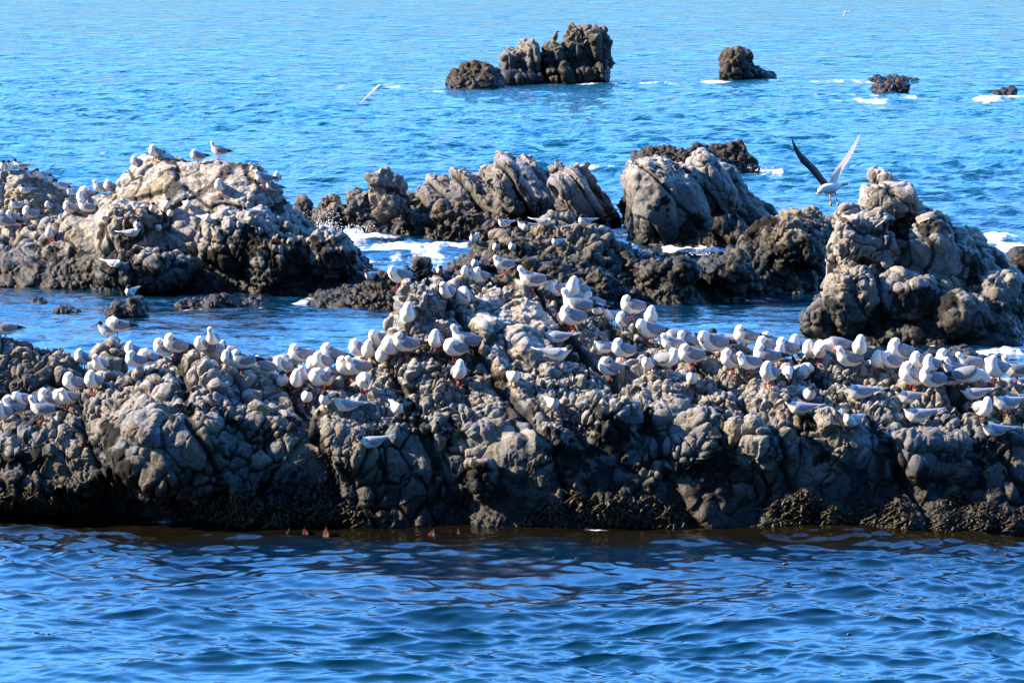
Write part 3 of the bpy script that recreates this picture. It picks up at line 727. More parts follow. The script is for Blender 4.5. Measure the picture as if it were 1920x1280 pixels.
def shell_mesh(name, st, mat, side, x0=9, x1=-9, off=.003, sy=.97):
    """folded wing wrapped round the body: stations (x, zc, R, lowest angle in degrees)"""
    st = [q for q in st]
    xs = np.array([q[0] for q in st])
    t = np.linspace(0, 1, 22)
    s = np.linspace(0, len(st) - 1, 26)
    X, Z, RR, TH = [np.interp(s, range(len(st)), [q[k] for q in st]) for k in range(4)]
    keep = (X <= x0) & (X >= x1)
    X, Z, RR, TH = X[keep], Z[keep], RR[keep], TH[keep]
    m, V, nt = len(X), [], 9
    for i in range(m):
        ring = []
        for k in range(nt):
            th = R(1.5 + (TH[i] - 1.5) * k / (nt - 1))
            r = RR[i] + off + .003 * math.sin(math.pi * k / (nt - 1))
            ring.append((X[i], side * r * sy * math.sin(th), Z[i] + r * math.cos(th)))
        for k in range(nt - 1, -1, -1):
            th = R(1.5 + (TH[i] - 1.5) * k / (nt - 1))
            r = RR[i] * .80
            ring.append((X[i], side * r * sy * math.sin(th), Z[i] + r * math.cos(th)))
        V.append(ring)
    V = np.array(V).reshape(-1, 3); n = 2 * nt
    F = []
    for i in range(m - 1):
        for k in range(n):
            a, b = i * n + k, i * n + (k + 1) % n
            F.append((a, b, b + n, a + n) if side > 0 else (a, a + n, b + n, b))
    for i in (0, m - 1):
        for k in range(nt - 1):
            a = i * n
            F.append((a + k, a + k + 1, a + n - 2 - k, a + n - 1 - k))
    return mesh_np(name, V, F, mat)

def tube_mesh(name, pts, mat, sides=8, sy=1.0, sz=1.0):
    """tapered tube through (x, y, z, r) stations, closed at both ends"""
    P_ = [Vector(p[:3]) for p in pts]
    V, F = [], []
    for i, p in enumerate(P_):
        d = (P_[min(i + 1, len(P_) - 1)] - P_[max(i - 1, 0)]).normalized()
        a = d.cross(Vector((0, 0, 1)) if abs(d.z) < .9 else Vector((1, 0, 0))).normalized(); b = d.cross(a)
        for k in range(sides):
            t = 2 * math.pi * k / sides
            V.append(p + (a * math.cos(t) * sy + b * math.sin(t) * sz) * pts[i][3])
    n = sides
    for i in range(len(P_) - 1):
        for k in range(n):
            F.append((i * n + k, i * n + (k + 1) % n, (i + 1) * n + (k + 1) % n, (i + 1) * n + k))
    V.append(P_[0]); V.append(P_[-1])
    c0, c1 = len(V) - 2, len(V) - 1
    T = [(c0, (k + 1) % n, k, k) for k in range(n)]
    me = bpy.data.meshes.new(name)
    faces = [tuple(f) for f in F] + [(c0, (k + 1) % n, k) for k in range(n)] + [(c1, (len(P_) - 1) * n + k, (len(P_) - 1) * n + (k + 1) % n) for k in range(n)]
    me.from_pydata([tuple(v) for v in V], [], faces)
    for p in me.polygons: p.use_smooth = True
    me.materials.append(mat)
    return me

def plate_mesh(name, outline, mat, thick=.004, bend=None):
    """thin tapered plate: outline of (x, y, z) points, given a real thickness"""
    n = len(outline)
    c = np.mean(np.array(outline, float), 0)
    V = [tuple(p) for p in outline] + [(c[0], c[1], c[2] + thick), (c[0], c[1], c[2] - thick)]
    F = []
    for k in range(n):
        F.append((k, (k + 1) % n, n)); F.append(((k + 1) % n, k, n + 1))
    me = bpy.data.meshes.new(name); me.from_pydata(V, [], F)
    for p in me.polygons: p.use_smooth = True
    me.materials.append(mat)
    return me

def cap_mesh(name, c, r, mat, nrm, cut):
    """black cap: the part of a slightly larger sphere on one side of a plane"""
    bm = bmesh.new(); bmesh.ops.create_uvsphere(bm, u_segments=18, v_segments=12, radius=r)
    nv = Vector(nrm).normalized()
    bmesh.ops.bisect_plane(bm, geom=bm.verts[:] + bm.edges[:] + bm.faces[:], plane_co=nv * cut, plane_no=nv, clear_inner=True)
    e = [x for x in bm.edges if x.is_boundary]
    bmesh.ops.holes_fill(bm, edges=e)
    for f in bm.faces: f.smooth = True
    me = bpy.data.meshes.new(name); bm.to_mesh(me); bm.free()
    me.transform(Matrix.Translation(c)); me.materials.append(mat)
    return me

def part(name, me, parent, loc=None):
    o = bpy.data.objects.new(name, me); link(o, parent)
    return o

G_ST = [(.088, .150, .040, 40), (.07, .150, .057, 88), (.03, .139, .069, 106), (-.03, .131, .068, 114), (-.09, .130, .050, 112), (-.14, .132, .032, 105), (-.19, .130, .018, 95), (-.228, .124, .005, 90)]
T_ST = [(.066, .092, .028, 40), (.05, .091, .042, 80), (.01, .083, .051, 100), (-.03, .079, .046, 108), (-.07, .079, .035, 105), (-.12, .083, .021, 100), (-.17, .086, .011, 95), (-.215, .088, .003, 90)]

def gull_proto(pose, legs=True):
    root = bpy.data.objects.new("gull", None); link(root)
    tail = [(-.135, 0, .133, .020), (-.09, 0, .127, .043), (-.03, 0, .127, .063), (.03, 0, .134, .067)]
    eye, bill = None, None
    if pose == 'alert':
        ch = tail + [(.072, 0, .152, .054), (.096, 0, .190, .036), (.108, 0, .225, .031), (.120, 0, .250, .034)]
        bill = [(.148, 0, .247, .009), (.168, 0, .243, .007), (.192, 0, .234, .002)]; eye = (.134, .029, .257)
    elif pose == 'rest':
        ch = tail + [(.070, 0, .152, .057), (.090, 0, .186, .043), (.104, 0, .212, .036), (.110, 0, .222, .037)]
        bill = [(.141, 0, .220, .009), (.162, 0, .214, .007), (.184, 0, .204, .002)]; eye = (.126, .032, .229)
    elif pose == 'tuck':
        ch = tail + [(.070, 0, .154, .060), (.083, 0, .190, .048), (.080, .006, .218, .040), (.066, .012, .226, .038)]
        bill = [(.040, .022, .222, .009), (.020, .027, .213, .007), (.0, .030, .203, .003)]; eye = (.060, .046, .236)
    elif pose == 'preen':
        ch = tail + [(.070, 0, .156, .059), (.092, .004, .195, .042), (.118, .018, .205, .034), (.134, .030, .178, .034)]
        bill = [(.134, .036, .150, .009), (.128, .040, .132, .007), (.118, .042, .114, .003)]; eye = (.153, .052, .178)
    elif pose == 'bend':
        ch = tail + [(.082, 0, .140, .055), (.122, 0, .142, .040), (.152, 0, .122, .034), (.166, 0, .102, .034)]
        bill = [(.180, 0, .077, .009), (.186, 0, .060, .007), (.190, 0, .040, .002)]; eye = (.180, .028, .106)
    elif pose == 'back':
        ch = tail + [(.066, 0, .160, .062), (.070, 0, .196, .046), (.045, .030, .212, .038), (.020, .048, .200, .034)]
        bill = [(-.006, .055, .190, .009), (-.026, .058, .176, .007), (-.04, .056, .16, .003)]; eye = (.016, .072, .214)
    fluff = .004 if pose in ('tuck', 'preen', 'back') else .0
    ch = [(a, b, c, d + (fluff if i < 5 else 0)) for i, (a, b, c, d) in enumerate(ch)]
    dz = 0
    part("body", body_mesh("gull_body", ch, M_WHITE), root)
    for sd in (-1, 1):
        w = part("wing", shell_mesh("gull_wing", G_ST, M_GREY, sd, x1=-.132, off=.004 + fluff), root)
        part("wing_tip", shell_mesh("gull_wing_tip", G_ST, M_BLACK, sd, x0=-.108, off=.0025 + fluff), w)
        part("eye", body_mesh("eye", [(eye[0], eye[1] * (sd if pose in ('alert', 'rest', 'bend') else 1), eye[2], .0055), (eye[0] + .001, eye[1] * (sd if pose in ('alert', 'rest', 'bend') else 1), eye[2], .0055)], M_EYE, vox=.002), root) if (sd == 1 or pose in ('alert', 'rest', 'bend')) else None
        if legs:
            g = part("leg", tube_mesh("leg", [(.012, sd * .028, .085, .009), (.004, sd * .028, .062, .0065), (.010, sd * .028, .035, .0052), (.012, sd * .028, .004, .006)], M_RED), root)
            part("foot", plate_mesh("foot", [(.0, sd * .028, .006), (.046, sd * .028 + .022, .003), (.052, sd * .028, .003), (.046, sd * .028 - .022, .003)], M_RED, .004), g)
    part("tail", plate_mesh("tail", [(-.11, .026, .128), (-.11, -.026, .128), (-.19, -.030, .112), (-.196, 0, .112), (-.19, .030, .112)], M_WHITE, .007), root)
    part("bill", tube_mesh("bill", bill, M_DARKRED if pose != 'rest' else M_RED), root)
    return root

def tern_proto(pose):
    root = bpy.data.objects.new("tern", None); link(root)
    tail = [(-.10, 0, .080, .015), (-.06, 0, .077, .035), (-.01, 0, .079, .049), (.03, 0, .085, .051)]
    if pose == 'rest':
        ch = tail + [(.055, 0, .104, .040), (.070, 0, .132, .028), (.080, 0, .160, .027)]; hd = (.080, 0, .162); nrm, cut = (-.25, 0, 1), -.004
        bill = [(.104, 0, .158, .007), (.124, 0, .155, .005), (.150, 0, .148, .0015)]; eye = (.094, .0245, .163)
    elif pose == 'tuck':
        ch = tail + [(.055, 0, .105, .044), (.060, .004, .130, .031), (.054, .010, .156, .027)]; hd = (.054, .010, .158); nrm, cut = (-.1, .1, 1), -.008
        bill = [(.030, .026, .152, .006), (.014, .034, .144, .004), (-.004, .040, .134, .0015)]; eye = (.048, .036, .158)
    else:
        ch = tail + [(.058, 0, .106, .038), (.080, 0, .128, .028), (.094, 0, .145, .0275)]; hd = (.094, 0, .147); nrm, cut = (-.35, 0, 1), -.006
        bill = [(.118, 0, .141, .007), (.136, 0, .134, .005), (.160, 0, .123, .0015)]; eye = (.108, .0245, .148)
    part("body", body_mesh("tern_body", ch, M_WHITE, vox=.005), root)
    part("cap", cap_mesh("cap", hd, .0325, M_BLACK, nrm, cut), root)
    for sd in (-1, 1):
        w = part("wing", shell_mesh("tern_wing", T_ST, M_PALE, sd, off=.003), root)
        g = part("leg", tube_mesh("leg", [(.01, sd * .018, .045, .006), (.012, sd * .018, .020, .0045), (.012, sd * .018, .003, .0045)], M_DARKRED), root)
        part("foot", plate_mesh("foot", [(.0, sd * .018, .005), (.032, sd * .018 + .012, .003), (.036, sd * .018, .003), (.032, sd * .018 - .012, .003)], M_DARKRED, .003), g)
        part("tail_streamer", plate_mesh("tail_streamer", [(-.08, sd * .004, .082), (-.09, sd * .022, .080), (-.16, sd * .026, .088), (-.235, sd * .020, .100), (-.16, sd * .010, .090)], M_WHITE, .005), root)
    part("bill", tube_mesh("bill", bill, M_BLACK), root)
    return root

def children_of(o):
    return [c for c in o.children]

def copy_tree(o, parent=None):
    c = o.copy(); COL.objects.link(c); c.parent = parent
    for ch in children_of(o): copy_tree(ch, c)
    return c

def remove_tree(o):
    for ch in list(children_of(o)): remove_tree(ch)
    bpy.data.objects.remove(o)

PROTO = {}
for ps in ('alert', 'rest', 'tuck', 'preen', 'bend', 'back'):
    PROTO['g', ps] = gull_proto(ps)
    if ps in ('rest', 'tuck', 'back', 'preen'): PROTO['s', ps] = gull_proto(ps, legs=False)   # sitting, legs under the belly
for ps in ('rest', 'tuck', 'low'):
    PROTO['t', ps] = tern_proto(ps)

bpy.context.view_layer.update()
bv, bf, off = [], [], 0
for lst in ROCKS.values():
    for o in lst:
        me = o.data; n = len(me.vertices)
        c = np.empty(n * 3, np.float32); me.vertices.foreach_get("co", c); c = c.reshape(-1, 3)
        me.calc_loop_triangles(); t = np.empty(len(me.loop_triangles) * 3, np.int32); me.loop_triangles.foreach_get("vertices", t)
        bv.append(c); bf.append(t.reshape(-1, 3) + off); off += n
bv = np.concatenate(bv); bf = np.concatenate(bf)
BVH = BVHTree.FromPolygons(bv.tolist(), bf.tolist(), all_triangles=True)
ZONES = {'R': (35.3, 38.3), 'O': (38.3, 39.6), 'L': (54.5, 59.6), 'M': (51.9, 58.5), 'F': (109, 116)}

def ground(px, py, zone):
    a, b = ZONES[zone]
    best = None
    for Y in np.arange(a, b, .03):
        p = P(px, py, Y)
        h = BVH.ray_cast(Vector((p[0], p[1], 4.5)), Vector((0, 0, -1)))
        if h[0] is None or h[0].z < .02: continue
        gap = h[0].z - p[2]
        if best is None or gap > best[0]: best = (gap, p, h[0], h[1])
        if gap >= 0: break
    if best is None:
        p = P(px, py, WY(py)); return Vector(p), Vector((0, 0, 1)), 9
    return best[2], best[3], best[0]

GULLS = "red-billed gulls resting on the rocks"
TERNS = "black-capped terns resting on the rocks"
misses = []
def bird(kind, pose, px, py, hd, sc, zone, label):
    """px, py = the feet in the photo; hd = heading in degrees, 180 faces along the ridge toward its low end, 270 faces the shore"""
    loc, nrm, gap = ground(px, py, zone)
    if gap > 8 or gap < -.12: misses.append((px, py, round(gap, 2)))
    o = copy_tree(PROTO[kind, pose])
    k = {'g': .83, 's': .87, 't': .95}[kind] * sc
    o.location = loc
    if nrm.z < .55: o.location += Vector((nrm.x, nrm.y, 0)) * .06
    if kind == 's': o.location.z -= .040 * k
    if kind == 't': o.location.z -= .008 * k
    if kind == 'g': o.location.z -= .006
    rnd = random.Random(int(px * 31 + py * 7))
    tilt = R(rnd.uniform(-7, 5)); 
    if kind == 't': tilt += R(8)
    o.rotation_euler = (R(rnd.uniform(-4, 4)), tilt, R(hd + rnd.uniform(-6, 6)))
    f = rnd.uniform(.96, 1.05) * k
    o.scale = (f, f * rnd.uniform(.97, 1.06), f * rnd.uniform(.98, 1.04))
    tag(o, label, "tern" if kind == 't' else "gull", TERNS if kind == 't' else GULLS)
    return o

#BIRDTABLE
BIRDS = [
    ('g', 'rest', 12, 638, 190, 1.1, 'O', 'brown-backed gull spreading a drooping wing on top of the cobbled outcrop'),
    ('g', 'tuck', 157, 684, 225, 1, 'O', 'lone plump gull on bare red legs on the dark rock past the outcrop'),
    ('t', 'rest', 205, 662, 200, 1, 'O', 'tern with a dark cap standing against a bigger gull on the pointed chunk'),
    ('g', 'back', 222, 664, 180, 1.05, 'O', 'gull looking back over its tail, behind a tern on the pointed chunk'),
    ('s', 'tuck', 240, 688, 230, .9, 'R', 'white gull hunkered at the start of the domed end, first of three white heads'),
    ('s', 'tuck', 254, 684, 215, .9, 'R', 'white head between two others behind the start of the domed end'),
    ('s', 'back', 275, 686, 225, .95, 'R', 'third of three white heads behind the start of the domed end, the tallest'),
    ('s', 'rest', 187, 700, 250, .95, 'R', 'white gull lying behind another on the rising shoulder of the domed end'),
    ('g', 'tuck', 174, 740, 235, 1.08, 'R', 'round white gull uppermost of the pair on the shoulder of the domed end'),
    ('g', 'tuck', 150, 748, 210, 1.05, 'R', 'grey-sided gull half hidden by the round white gull on the shoulder'),
    ('g', 'back', 116, 757, 215, 1.05, 'R', 'gull preening its back, between two others above the low ledge'),
    ('g', 'tuck', 95, 754, 195, 1.0, 'R', 'gull mostly hidden behind the one preening its back near the low ledge'),
    ('g', 'rest', 131, 782, 235, 1.02, 'R', 'white gull with its wing toward the dome, lowest of the group by the low ledge'),
    ('g', 'alert', 77, 794, 184, 1.1, 'R', 'gull standing clear on red legs at the edge of the low ledge, red bill out'),
    ('g', 'preen', 45, 783, 225, 1.1, 'R', 'gull preening its breast behind the standing gull on the low ledge'),
    ('s', 'tuck', 27, 764, 210, 1.0, 'R', 'gull with tucked head at the back of the low ledge group'),
    ('s', 'rest', 24, 784, 200, .9, 'R', 'gull lying low with only its white flank showing on the low ledge'),
    ('g', 'tuck', 4, 800, 240, 1.0, 'R', 'gull cut off by the picture edge below the low ledge group'),
    ('s', 'tuck', 309, 678, 200, 1.0, 'R', 'white gull sleeping behind the crest of the domed end, beside a taller grey one'),
    ('g', 'tuck', 338, 672, 195, 1.08, 'R', 'grey-winged gull with its head buried, on the very top of the domed end'),
    ('s', 'tuck', 378, 670, 230, .8, 'R', 'small bit of a white gull between the two on the domed top'),
    ('g', 'alert', 400, 668, 262, 1.02, 'R', 'tall pure white gull facing the shore, alone on the domed top'),
    ('s', 'tuck', 430, 690, 230, .85, 'R', 'small white hump behind the crest where the domed end dips'),
    ('g', 'tuck', 458, 708, 192, 1.1, 'R', 'first gull of the saddle next to the domed end, grey wing and black tip'),
    ('s', 'tuck', 494, 706, 190, 1.0, 'R', 'gull lying just behind the first gull of the saddle'),
    ('g', 'rest', 528, 690, 10, 1.0, 'R', 'brownish gull facing the tower at the back of the saddle'),
    ('g', 'rest', 540, 708, 240, 1.05, 'R', 'gull with bright red bill pointing to the dome, in the saddle crowd'),
    ('g', 'tuck', 566, 688, 192, 1.12, 'R', 'large sleeping gull against the water, one before the highest in the saddle'),
    ('s', 'tuck', 584, 680, 215, .95, 'R', 'white crown showing behind the large sleeping gull of the saddle'),
    ('g', 'tuck', 621, 678, 194, 1.15, 'R', 'highest gull of the saddle with a long black wing tip over blue water'),
    ('s', 'tuck', 592, 702, 230, .9, 'R', 'white breast showing among grey backs in the middle of the saddle'),
    ('g', 'tuck', 609, 706, 220, 1.0, 'R', 'scruffy grey gull in the thick of the saddle crowd'),
    ('s', 'rest', 572, 722, 255, .95, 'R', 'white gull squeezed behind the two front ones of the saddle'),
    ('g', 'back', 590, 738, 235, 1.1, 'R', 'grey gull on red legs between two pure white ones, front of the saddle'),
    ('g', 'tuck', 557, 748, 262, 1.08, 'R', "pure white round gull facing the shore, above a tern's black cap"),
    ('g', 'tuck', 614, 734, 275, 1.0, 'R', 'small white gull facing the shore beside the grey red-legged one'),
    ('g', 'tuck', 648, 718, 194, 1.1, 'R', 'sleeping gull with round white head, before the one with a raised bill'),
    ('g', 'rest', 673, 714, 200, 1.1, 'R', 'gull with bluish wing and red bill, at the tower side of the saddle crowd'),
    ('g', 'preen', 691, 746, 268, 1.12, 'R', 'white gull bowing to preen its breast, lowest at the tower side of the saddle'),
    ('s', 'tuck', 676, 672, 205, 1.0, 'R', 'sleeping gull at the foot of the tower, furthest back of the huddle'),
    ('g', 'tuck', 692, 682, 262, 1.1, 'R', 'narrow white gull in the huddle against the tower foot'),
    ('g', 'preen', 714, 676, 220, 1.1, 'R', 'gull bending its neck over the huddle at the tower foot'),
    ('s', 'tuck', 717, 690, 265, 1.0, 'R', 'white belly showing low in the huddle at the tower foot'),
    ('g', 'back', 733, 686, 245, 1.18, 'R', 'slate-winged gull drooping a wing, front of the huddle at the tower foot'),
    ('g', 'tuck', 762, 682, 195, 1.15, 'R', 'gull with long grey back reaching up the tower foot behind the slate-winged one'),
    ('s', 'tuck', 521, 706, 225, .95, 'R', 'white gull right behind the shaded front-facing tern of the saddle'),
    ('t', 'rest', 520, 730, 275, 1.05, 'R', 'tern with dark eye patch facing the shore, nearest the dome in the saddle'),
    ('t', 'tuck', 576, 761, 280, 1.08, 'R', 'first of a pair of plump terns below the saddle crowd, cap like a button'),
    ('t', 'tuck', 612, 766, 255, 1.05, 'R', 'second of the pair of plump terns below the saddle crowd'),
    ('t', 'rest', 650, 788, 192, 1.1, 'R', 'bluish tern lying on the slope with pale tail raised behind'),
    ('t', 'tuck', 742, 782, 290, 1.0, 'R', 'round tern alone on the slope under the tower huddle'),
    ('t', 'low', 700, 874, 192, 1.15, 'R', 'lone tern low on the shaded front face, with a pale bluish back'),
    ('g', 'preen', 745, 534, 212, 1.15, 'R', 'slender white gull preening on the rounded knob of the tower'),
    ('s', 'tuck', 777, 608, 262, 1.2, 'R', 'egg-shaped white gull sitting in a hollow below the tower knob'),
    ('s', 'rest', 838, 592, 240, 1.0, 'R', 'elongated white gull beside the ball-shaped one on the tower'),
    ('s', 'preen', 868, 576, 262, 1.15, 'R', "ball-shaped white gull preening on the tower's middle"),
    ('s', 'tuck', 902, 542, 225, .9, 'R', 'white gull half sunk behind the stones below the tower summit'),
    ('s', 'tuck', 874, 535, 250, .7, 'R', 'little white patch of a gull behind the stones of the tower'),
    ('g', 'rest', 946, 520, 190, .95, 'R', 'gull peering out from the tower summit with red bill'),
    ('g', 'alert', 1001, 549, 190, 1.15, 'R', 'full profile gull on the summit slope of the tower, on red legs'),
    ('s', 'tuck', 1050, 560, 192, 1.05, 'R', 'grey gull crouched just down the slope from the summit profile gull'),
    ('g', 'tuck', 1074, 556, 262, 1.15, 'R', 'upright white gull facing the shore behind the crouched summit gull'),
    ('g', 'tuck', 1087, 548, 225, 1.1, 'R', 'tallest white head behind the upright one on the tower slope'),
    ('g', 'alert', 1088, 602, 188, 1.25, 'R', 'big gull striding on dark red legs on the far slope of the tower'),
    ('s', 'tuck', 1102, 578, 190, .95, 'R', 'white head just over the back of the striding gull'),
    ('t', 'rest', 1124, 578, 235, 1.05, 'R', "small dark-eyed bird beyond the striding gull's tail"),
    ('t', 'rest', 1146, 592, 230, 1.15, 'R', 'white bird with grey wing at the crest, next after the small dark-eyed one'),
    ('s', 'tuck', 1170, 590, 205, .9, 'R', 'low sleeping gull at the crest before the open channel'),
    ('g', 'tuck', 1193, 592, 195, 1.05, 'R', 'grey sleeping gull at the crest beside the egg-like white one'),
    ('g', 'tuck', 1224, 614, 268, 1.12, 'R', 'egg-like white gull against the channel water at the end of the tower slope'),
    ('g', 'tuck', 1076, 638, 200, 1.15, 'R', 'sleeping gull on the dark cleft below the striding gull'),
    ('g', 'preen', 1207, 646, 200, 1.28, 'R', 'largest gull bowing its head under the egg-like white one'),
    ('t', 'low', 1045, 654, 188, 1.1, 'R', 'tern with black cap on the pale slab, upper of two'),
    ('t', 'low', 1040, 688, 5, 1.15, 'R', 'tern facing the channel with long tail toward the tower, lower of two'),
    ('t', 'tuck', 1135, 670, 185, 1.1, 'R', 'tern with head turned in, beside a dark slate gull below the cleft'),
    ('g', 'tuck', 1168, 684, 205, 1.1, 'R', 'dark slate gull with white head behind the turned-in tern'),
    ('g', 'tuck', 1138, 720, 196, 1.15, 'R', 'bluish gull with bright red feet standing out in front of the crowd'),
    ('g', 'alert', 875, 678, 190, 1.2, 'R', 'blue-winged gull striding with head up at the foot of the tower'),
    ('g', 'tuck', 813, 670, 258, 1.08, 'R', 'tall white gull in front of the tower, first of a trio with the blue-winged one'),
    ('g', 'back', 846, 680, 215, 1.1, 'R', 'white gull twisted round to its tail, middle of the trio by the tower'),
    ('g', 'tuck', 851, 724, 280, 1.15, 'R', 'white gull facing the shore on one red leg below the trio'),
    ('t', 'tuck', 962, 724, 290, 1.1, 'R', 'small tern facing the shore in the middle of bare cobbles'),
    ('t', 'rest', 1035, 775, 285, 1.05, 'R', 'tern with white throat standing in a dark gap low on the slope'),
    ('t', 'tuck', 1217, 698, 250, 1.05, 'R', "small white tern pressed against a gull's flank"),
    ('g', 'tuck', 1248, 700, 330, 1.1, 'R', 'white-breasted gull turned to the channel, beside a small tern'),
    ('g', 'rest', 1262, 690, 200, 1.1, 'R', 'gull with vivid red bill looking over the white-breasted one'),
    ('g', 'tuck', 1298, 696, 192, 1.15, 'R', 'rounded sleeping gull with pointed black tail in the centre of the crowd'),
    ('g', 'bend', 1282, 662, 195, 1.15, 'R', 'long gull leaning down behind the red-billed one'),
    ('s', 'tuck', 1286, 642, 215, 1.0, 'R', 'white head at the crest over the leaning gull'),
    ('s', 'tuck', 1306, 646, 205, 1.0, 'R', 'second head at the crest, beside the first over the leaning gull'),
    ('g', 'preen', 1336, 674, 205, 1.28, 'R', 'tall gull touching its breast with its bill, before the black-capped tern'),
    ('t', 'rest', 1362, 660, 190, 1.35, 'R', 'large tern with a jet black cap and pale tail on the crest'),
    ('g', 'tuck', 1397, 656, 195, 1.1, 'R', 'sleeping gull whose dark back rises just past the jet-capped tern'),
    ('g', 'tuck', 1449, 664, 193, 1.15, 'R', 'gull with streaked grey back on the crest, first of a close couple'),
    ('g', 'tuck', 1476, 662, 195, 1.05, 'R', 'second gull of the close couple on the crest'),
    ('t', 'tuck', 1298, 726, 265, 1.1, 'R', 'small tern with tail cocked up in front of the rounded sleeping gull'),
    ('g', 'tuck', 1374, 712, 205, 1.1, 'R', 'gull seen only as a head behind the one with lowered red bill'),
    ('g', 'rest', 1395, 724, 215, 1.15, 'R', 'gull with lowered red bill and long dark wings, front edge of the crowd'),
    ('g', 'tuck', 1434, 698, 192, 1.18, 'R', 'stout slate-backed gull above the white cone-shaped one'),
    ('s', 'tuck', 1436, 676, 205, 1.05, 'R', 'white head just above the stout slate-backed gull'),
    ('g', 'tuck', 1462, 684, 262, 1.0, 'R', 'white gull beside the stout slate-backed one, facing the shore'),
    ('g', 'tuck', 1442, 727, 240, 1.15, 'R', 'white cone-shaped gull at the front edge of the crowd'),
    ('g', 'bend', 1482, 720, 275, 1.1, 'R', 'gull with its head out of sight, on two long red legs'),
    ('s', 'preen', 1511, 718, 300, 1.15, 'R', 'fluffed up gull curled into a ball beside the red-legged headless one'),
    ('g', 'tuck', 1500, 686, 266, 1.12, 'R', 'plump white gull standing over the fluffed ball'),
    ('s', 'tuck', 1532, 676, 240, 1.0, 'R', 'white gull behind the rosy-breasted one'),
    ('g', 'tuck', 1538, 690, 255, 1.1, 'R', 'rosy-breasted gull under the arched one'),
    ('g', 'bend', 1571, 678, 190, 1.3, 'R', 'arched gull standing tallest with its head bowed'),
    ('s', 'rest', 1582, 692, 205, 1.1, 'R', "gull lying flat between the arched gull's legs"),
    ('g', 'tuck', 1612, 692, 262, 1.2, 'R', 'bulky white gull with grey shoulder after the arched one'),
    ('g', 'tuck', 1644, 700, 248, 1.05, 'R', 'white gull with bill just showing, behind a small slaty one'),
    ('s', 'rest', 1672, 706, 188, .95, 'R', 'small bluish gull lying low with a dark slim bill'),
    ('g', 'tuck', 1686, 696, 205, 1.22, 'R', 'grey gull rubbing its head on its back, behind the small bluish one'),
    ('s', 'tuck', 1667, 690, 225, .8, 'R', 'tiny white head between the bluish gull and the head-rubbing one'),
    ('g', 'tuck', 1710, 740, 198, 1.3, 'R', 'biggest sleeping gull of the far group with a broad grey back'),
    ('s', 'tuck', 1711, 708, 215, .9, 'R', 'white crown peeping over the biggest sleeping gull'),
    ('s', 'tuck', 1747, 706, 225, .95, 'R', 'white crown in a dip of the crest, next to a grey stone'),
    ('s', 'tuck', 1753, 736, 190, 1.15, 'R', 'low lying gull with spotted black wing tips beside the terns'),
    ('g', 'tuck', 1777, 708, 205, 1.15, 'R', 'gull at the back of the last crest group, head rounded'),
    ('g', 'rest', 1788, 716, 200, 1.1, 'R', 'white-necked gull in front of the rounded head, last crest group'),
    ('g', 'rest', 1822, 708, 190, 1.15, 'R', 'gull with orange bill looking over its neighbours near the foam'),
    ('g', 'tuck', 1838, 716, 265, 1.0, 'R', 'white gull with hazy back between the orange bill and the pink couple'),
    ('g', 'bend', 1812, 733, -5, 1.35, 'R', 'gull walking away from the crowd with head lowered toward the foam side'),
    ('g', 'tuck', 1870, 722, 235, 1.3, 'R', 'pinkish gull of the tall couple at the ridge end'),
    ('g', 'alert', 1907, 722, 190, 1.2, 'R', 'gull with lifted red bill, partner of the pinkish one'),
    ('t', 'low', 1600, 757, 188, 1.3, 'R', 'tern on pale stones with twin pale tail points, first of a row of five'),
    ('t', 'low', 1707, 762, 190, 1.25, 'R', 'tern below the biggest sleeping gull, second of the row of five'),
    ('t', 'rest', 1782, 755, 192, 1.2, 'R', 'tern with brownish cap and slim grey wings, third of the row of five'),
    ('t', 'low', 1830, 772, 190, 1.15, 'R', 'tern whose head is hidden by the walking gull, fourth of the row'),
    ('t', 'rest', 1890, 782, 200, 1.25, 'R', 'tern with cap and upright white breast, last of the row'),
    ('t', 'rest', 1722, 798, 188, 1.25, 'R', 'deep blue-shaded tern with twisted neck over a black hollow'),
    ('g', 'tuck', 1841, 798, 295, 1.1, 'R', 'white gull on its own below the row of terns'),
    ('t', 'tuck', 1606, 806, 230, 1.15, 'R', 'tern with tail held high near the middle of the shaded slope'),
    ('t', 'low', 1864, 846, 200, 1.2, 'R', 'tern with tail held up on the lowest cobbles of the ridge end'),
    ('t', 'low', 1500, 817, 188, 1.2, 'R', 'bluish tern low on the slope under the cone-shaped gull'),
    ('t', 'low', 1516, 758, 280, 1.1, 'R', 'tern facing down the slope showing the top of its black cap'),
    ('t', 'tuck', 8, 330, 250, 1, 'L', 'first tern on the low cobbled rock, cap turned away'),
    ('t', 'rest', 21, 326, 260, 1.05, 'L', 'upright tern on the low cobbled rock, second of the front three'),
    ('t', 'rest', 40, 321, 185, 1.05, 'L', 'tern with raised white tail on the peak of the low cobbled rock'),
    ('t', 'rest', 61, 338, 190, 1, 'L', 'tern crouched just under the peak of the low cobbled rock'),
    ('t', 'rest', 68, 342, 250, .8, 'L', 'small dark head between two terns under the peak'),
    ('t', 'rest', 80, 341, 225, 1.1, 'L', 'tallest tern on the slope of the low cobbled rock, breast lit'),
    ('t', 'tuck', 98, 354, 230, .95, 'L', 'tern on a tan stone halfway down the low cobbled rock'),
    ('t', 'rest', 118, 361, 200, 1.1, 'L', 'grey-winged tern overlapping another on the slope'),
    ('t', 'rest', 134, 374, 240, 1.05, 'L', "lowest tern of the slope, beside the broad dome's gulls"),
    ('t', 'tuck', 42, 370, 220, 1, 'L', 'tern by itself on the shaded side of the low cobbled rock'),
    ('t', 'tuck', 31, 402, 200, 1.05, 'L', 'tern with dark face resting near the foot of the low cobbled rock'),
    ('s', 'tuck', 8, 428, 190, 1.4, 'L', 'large brown-grey gull cut by the picture edge'),
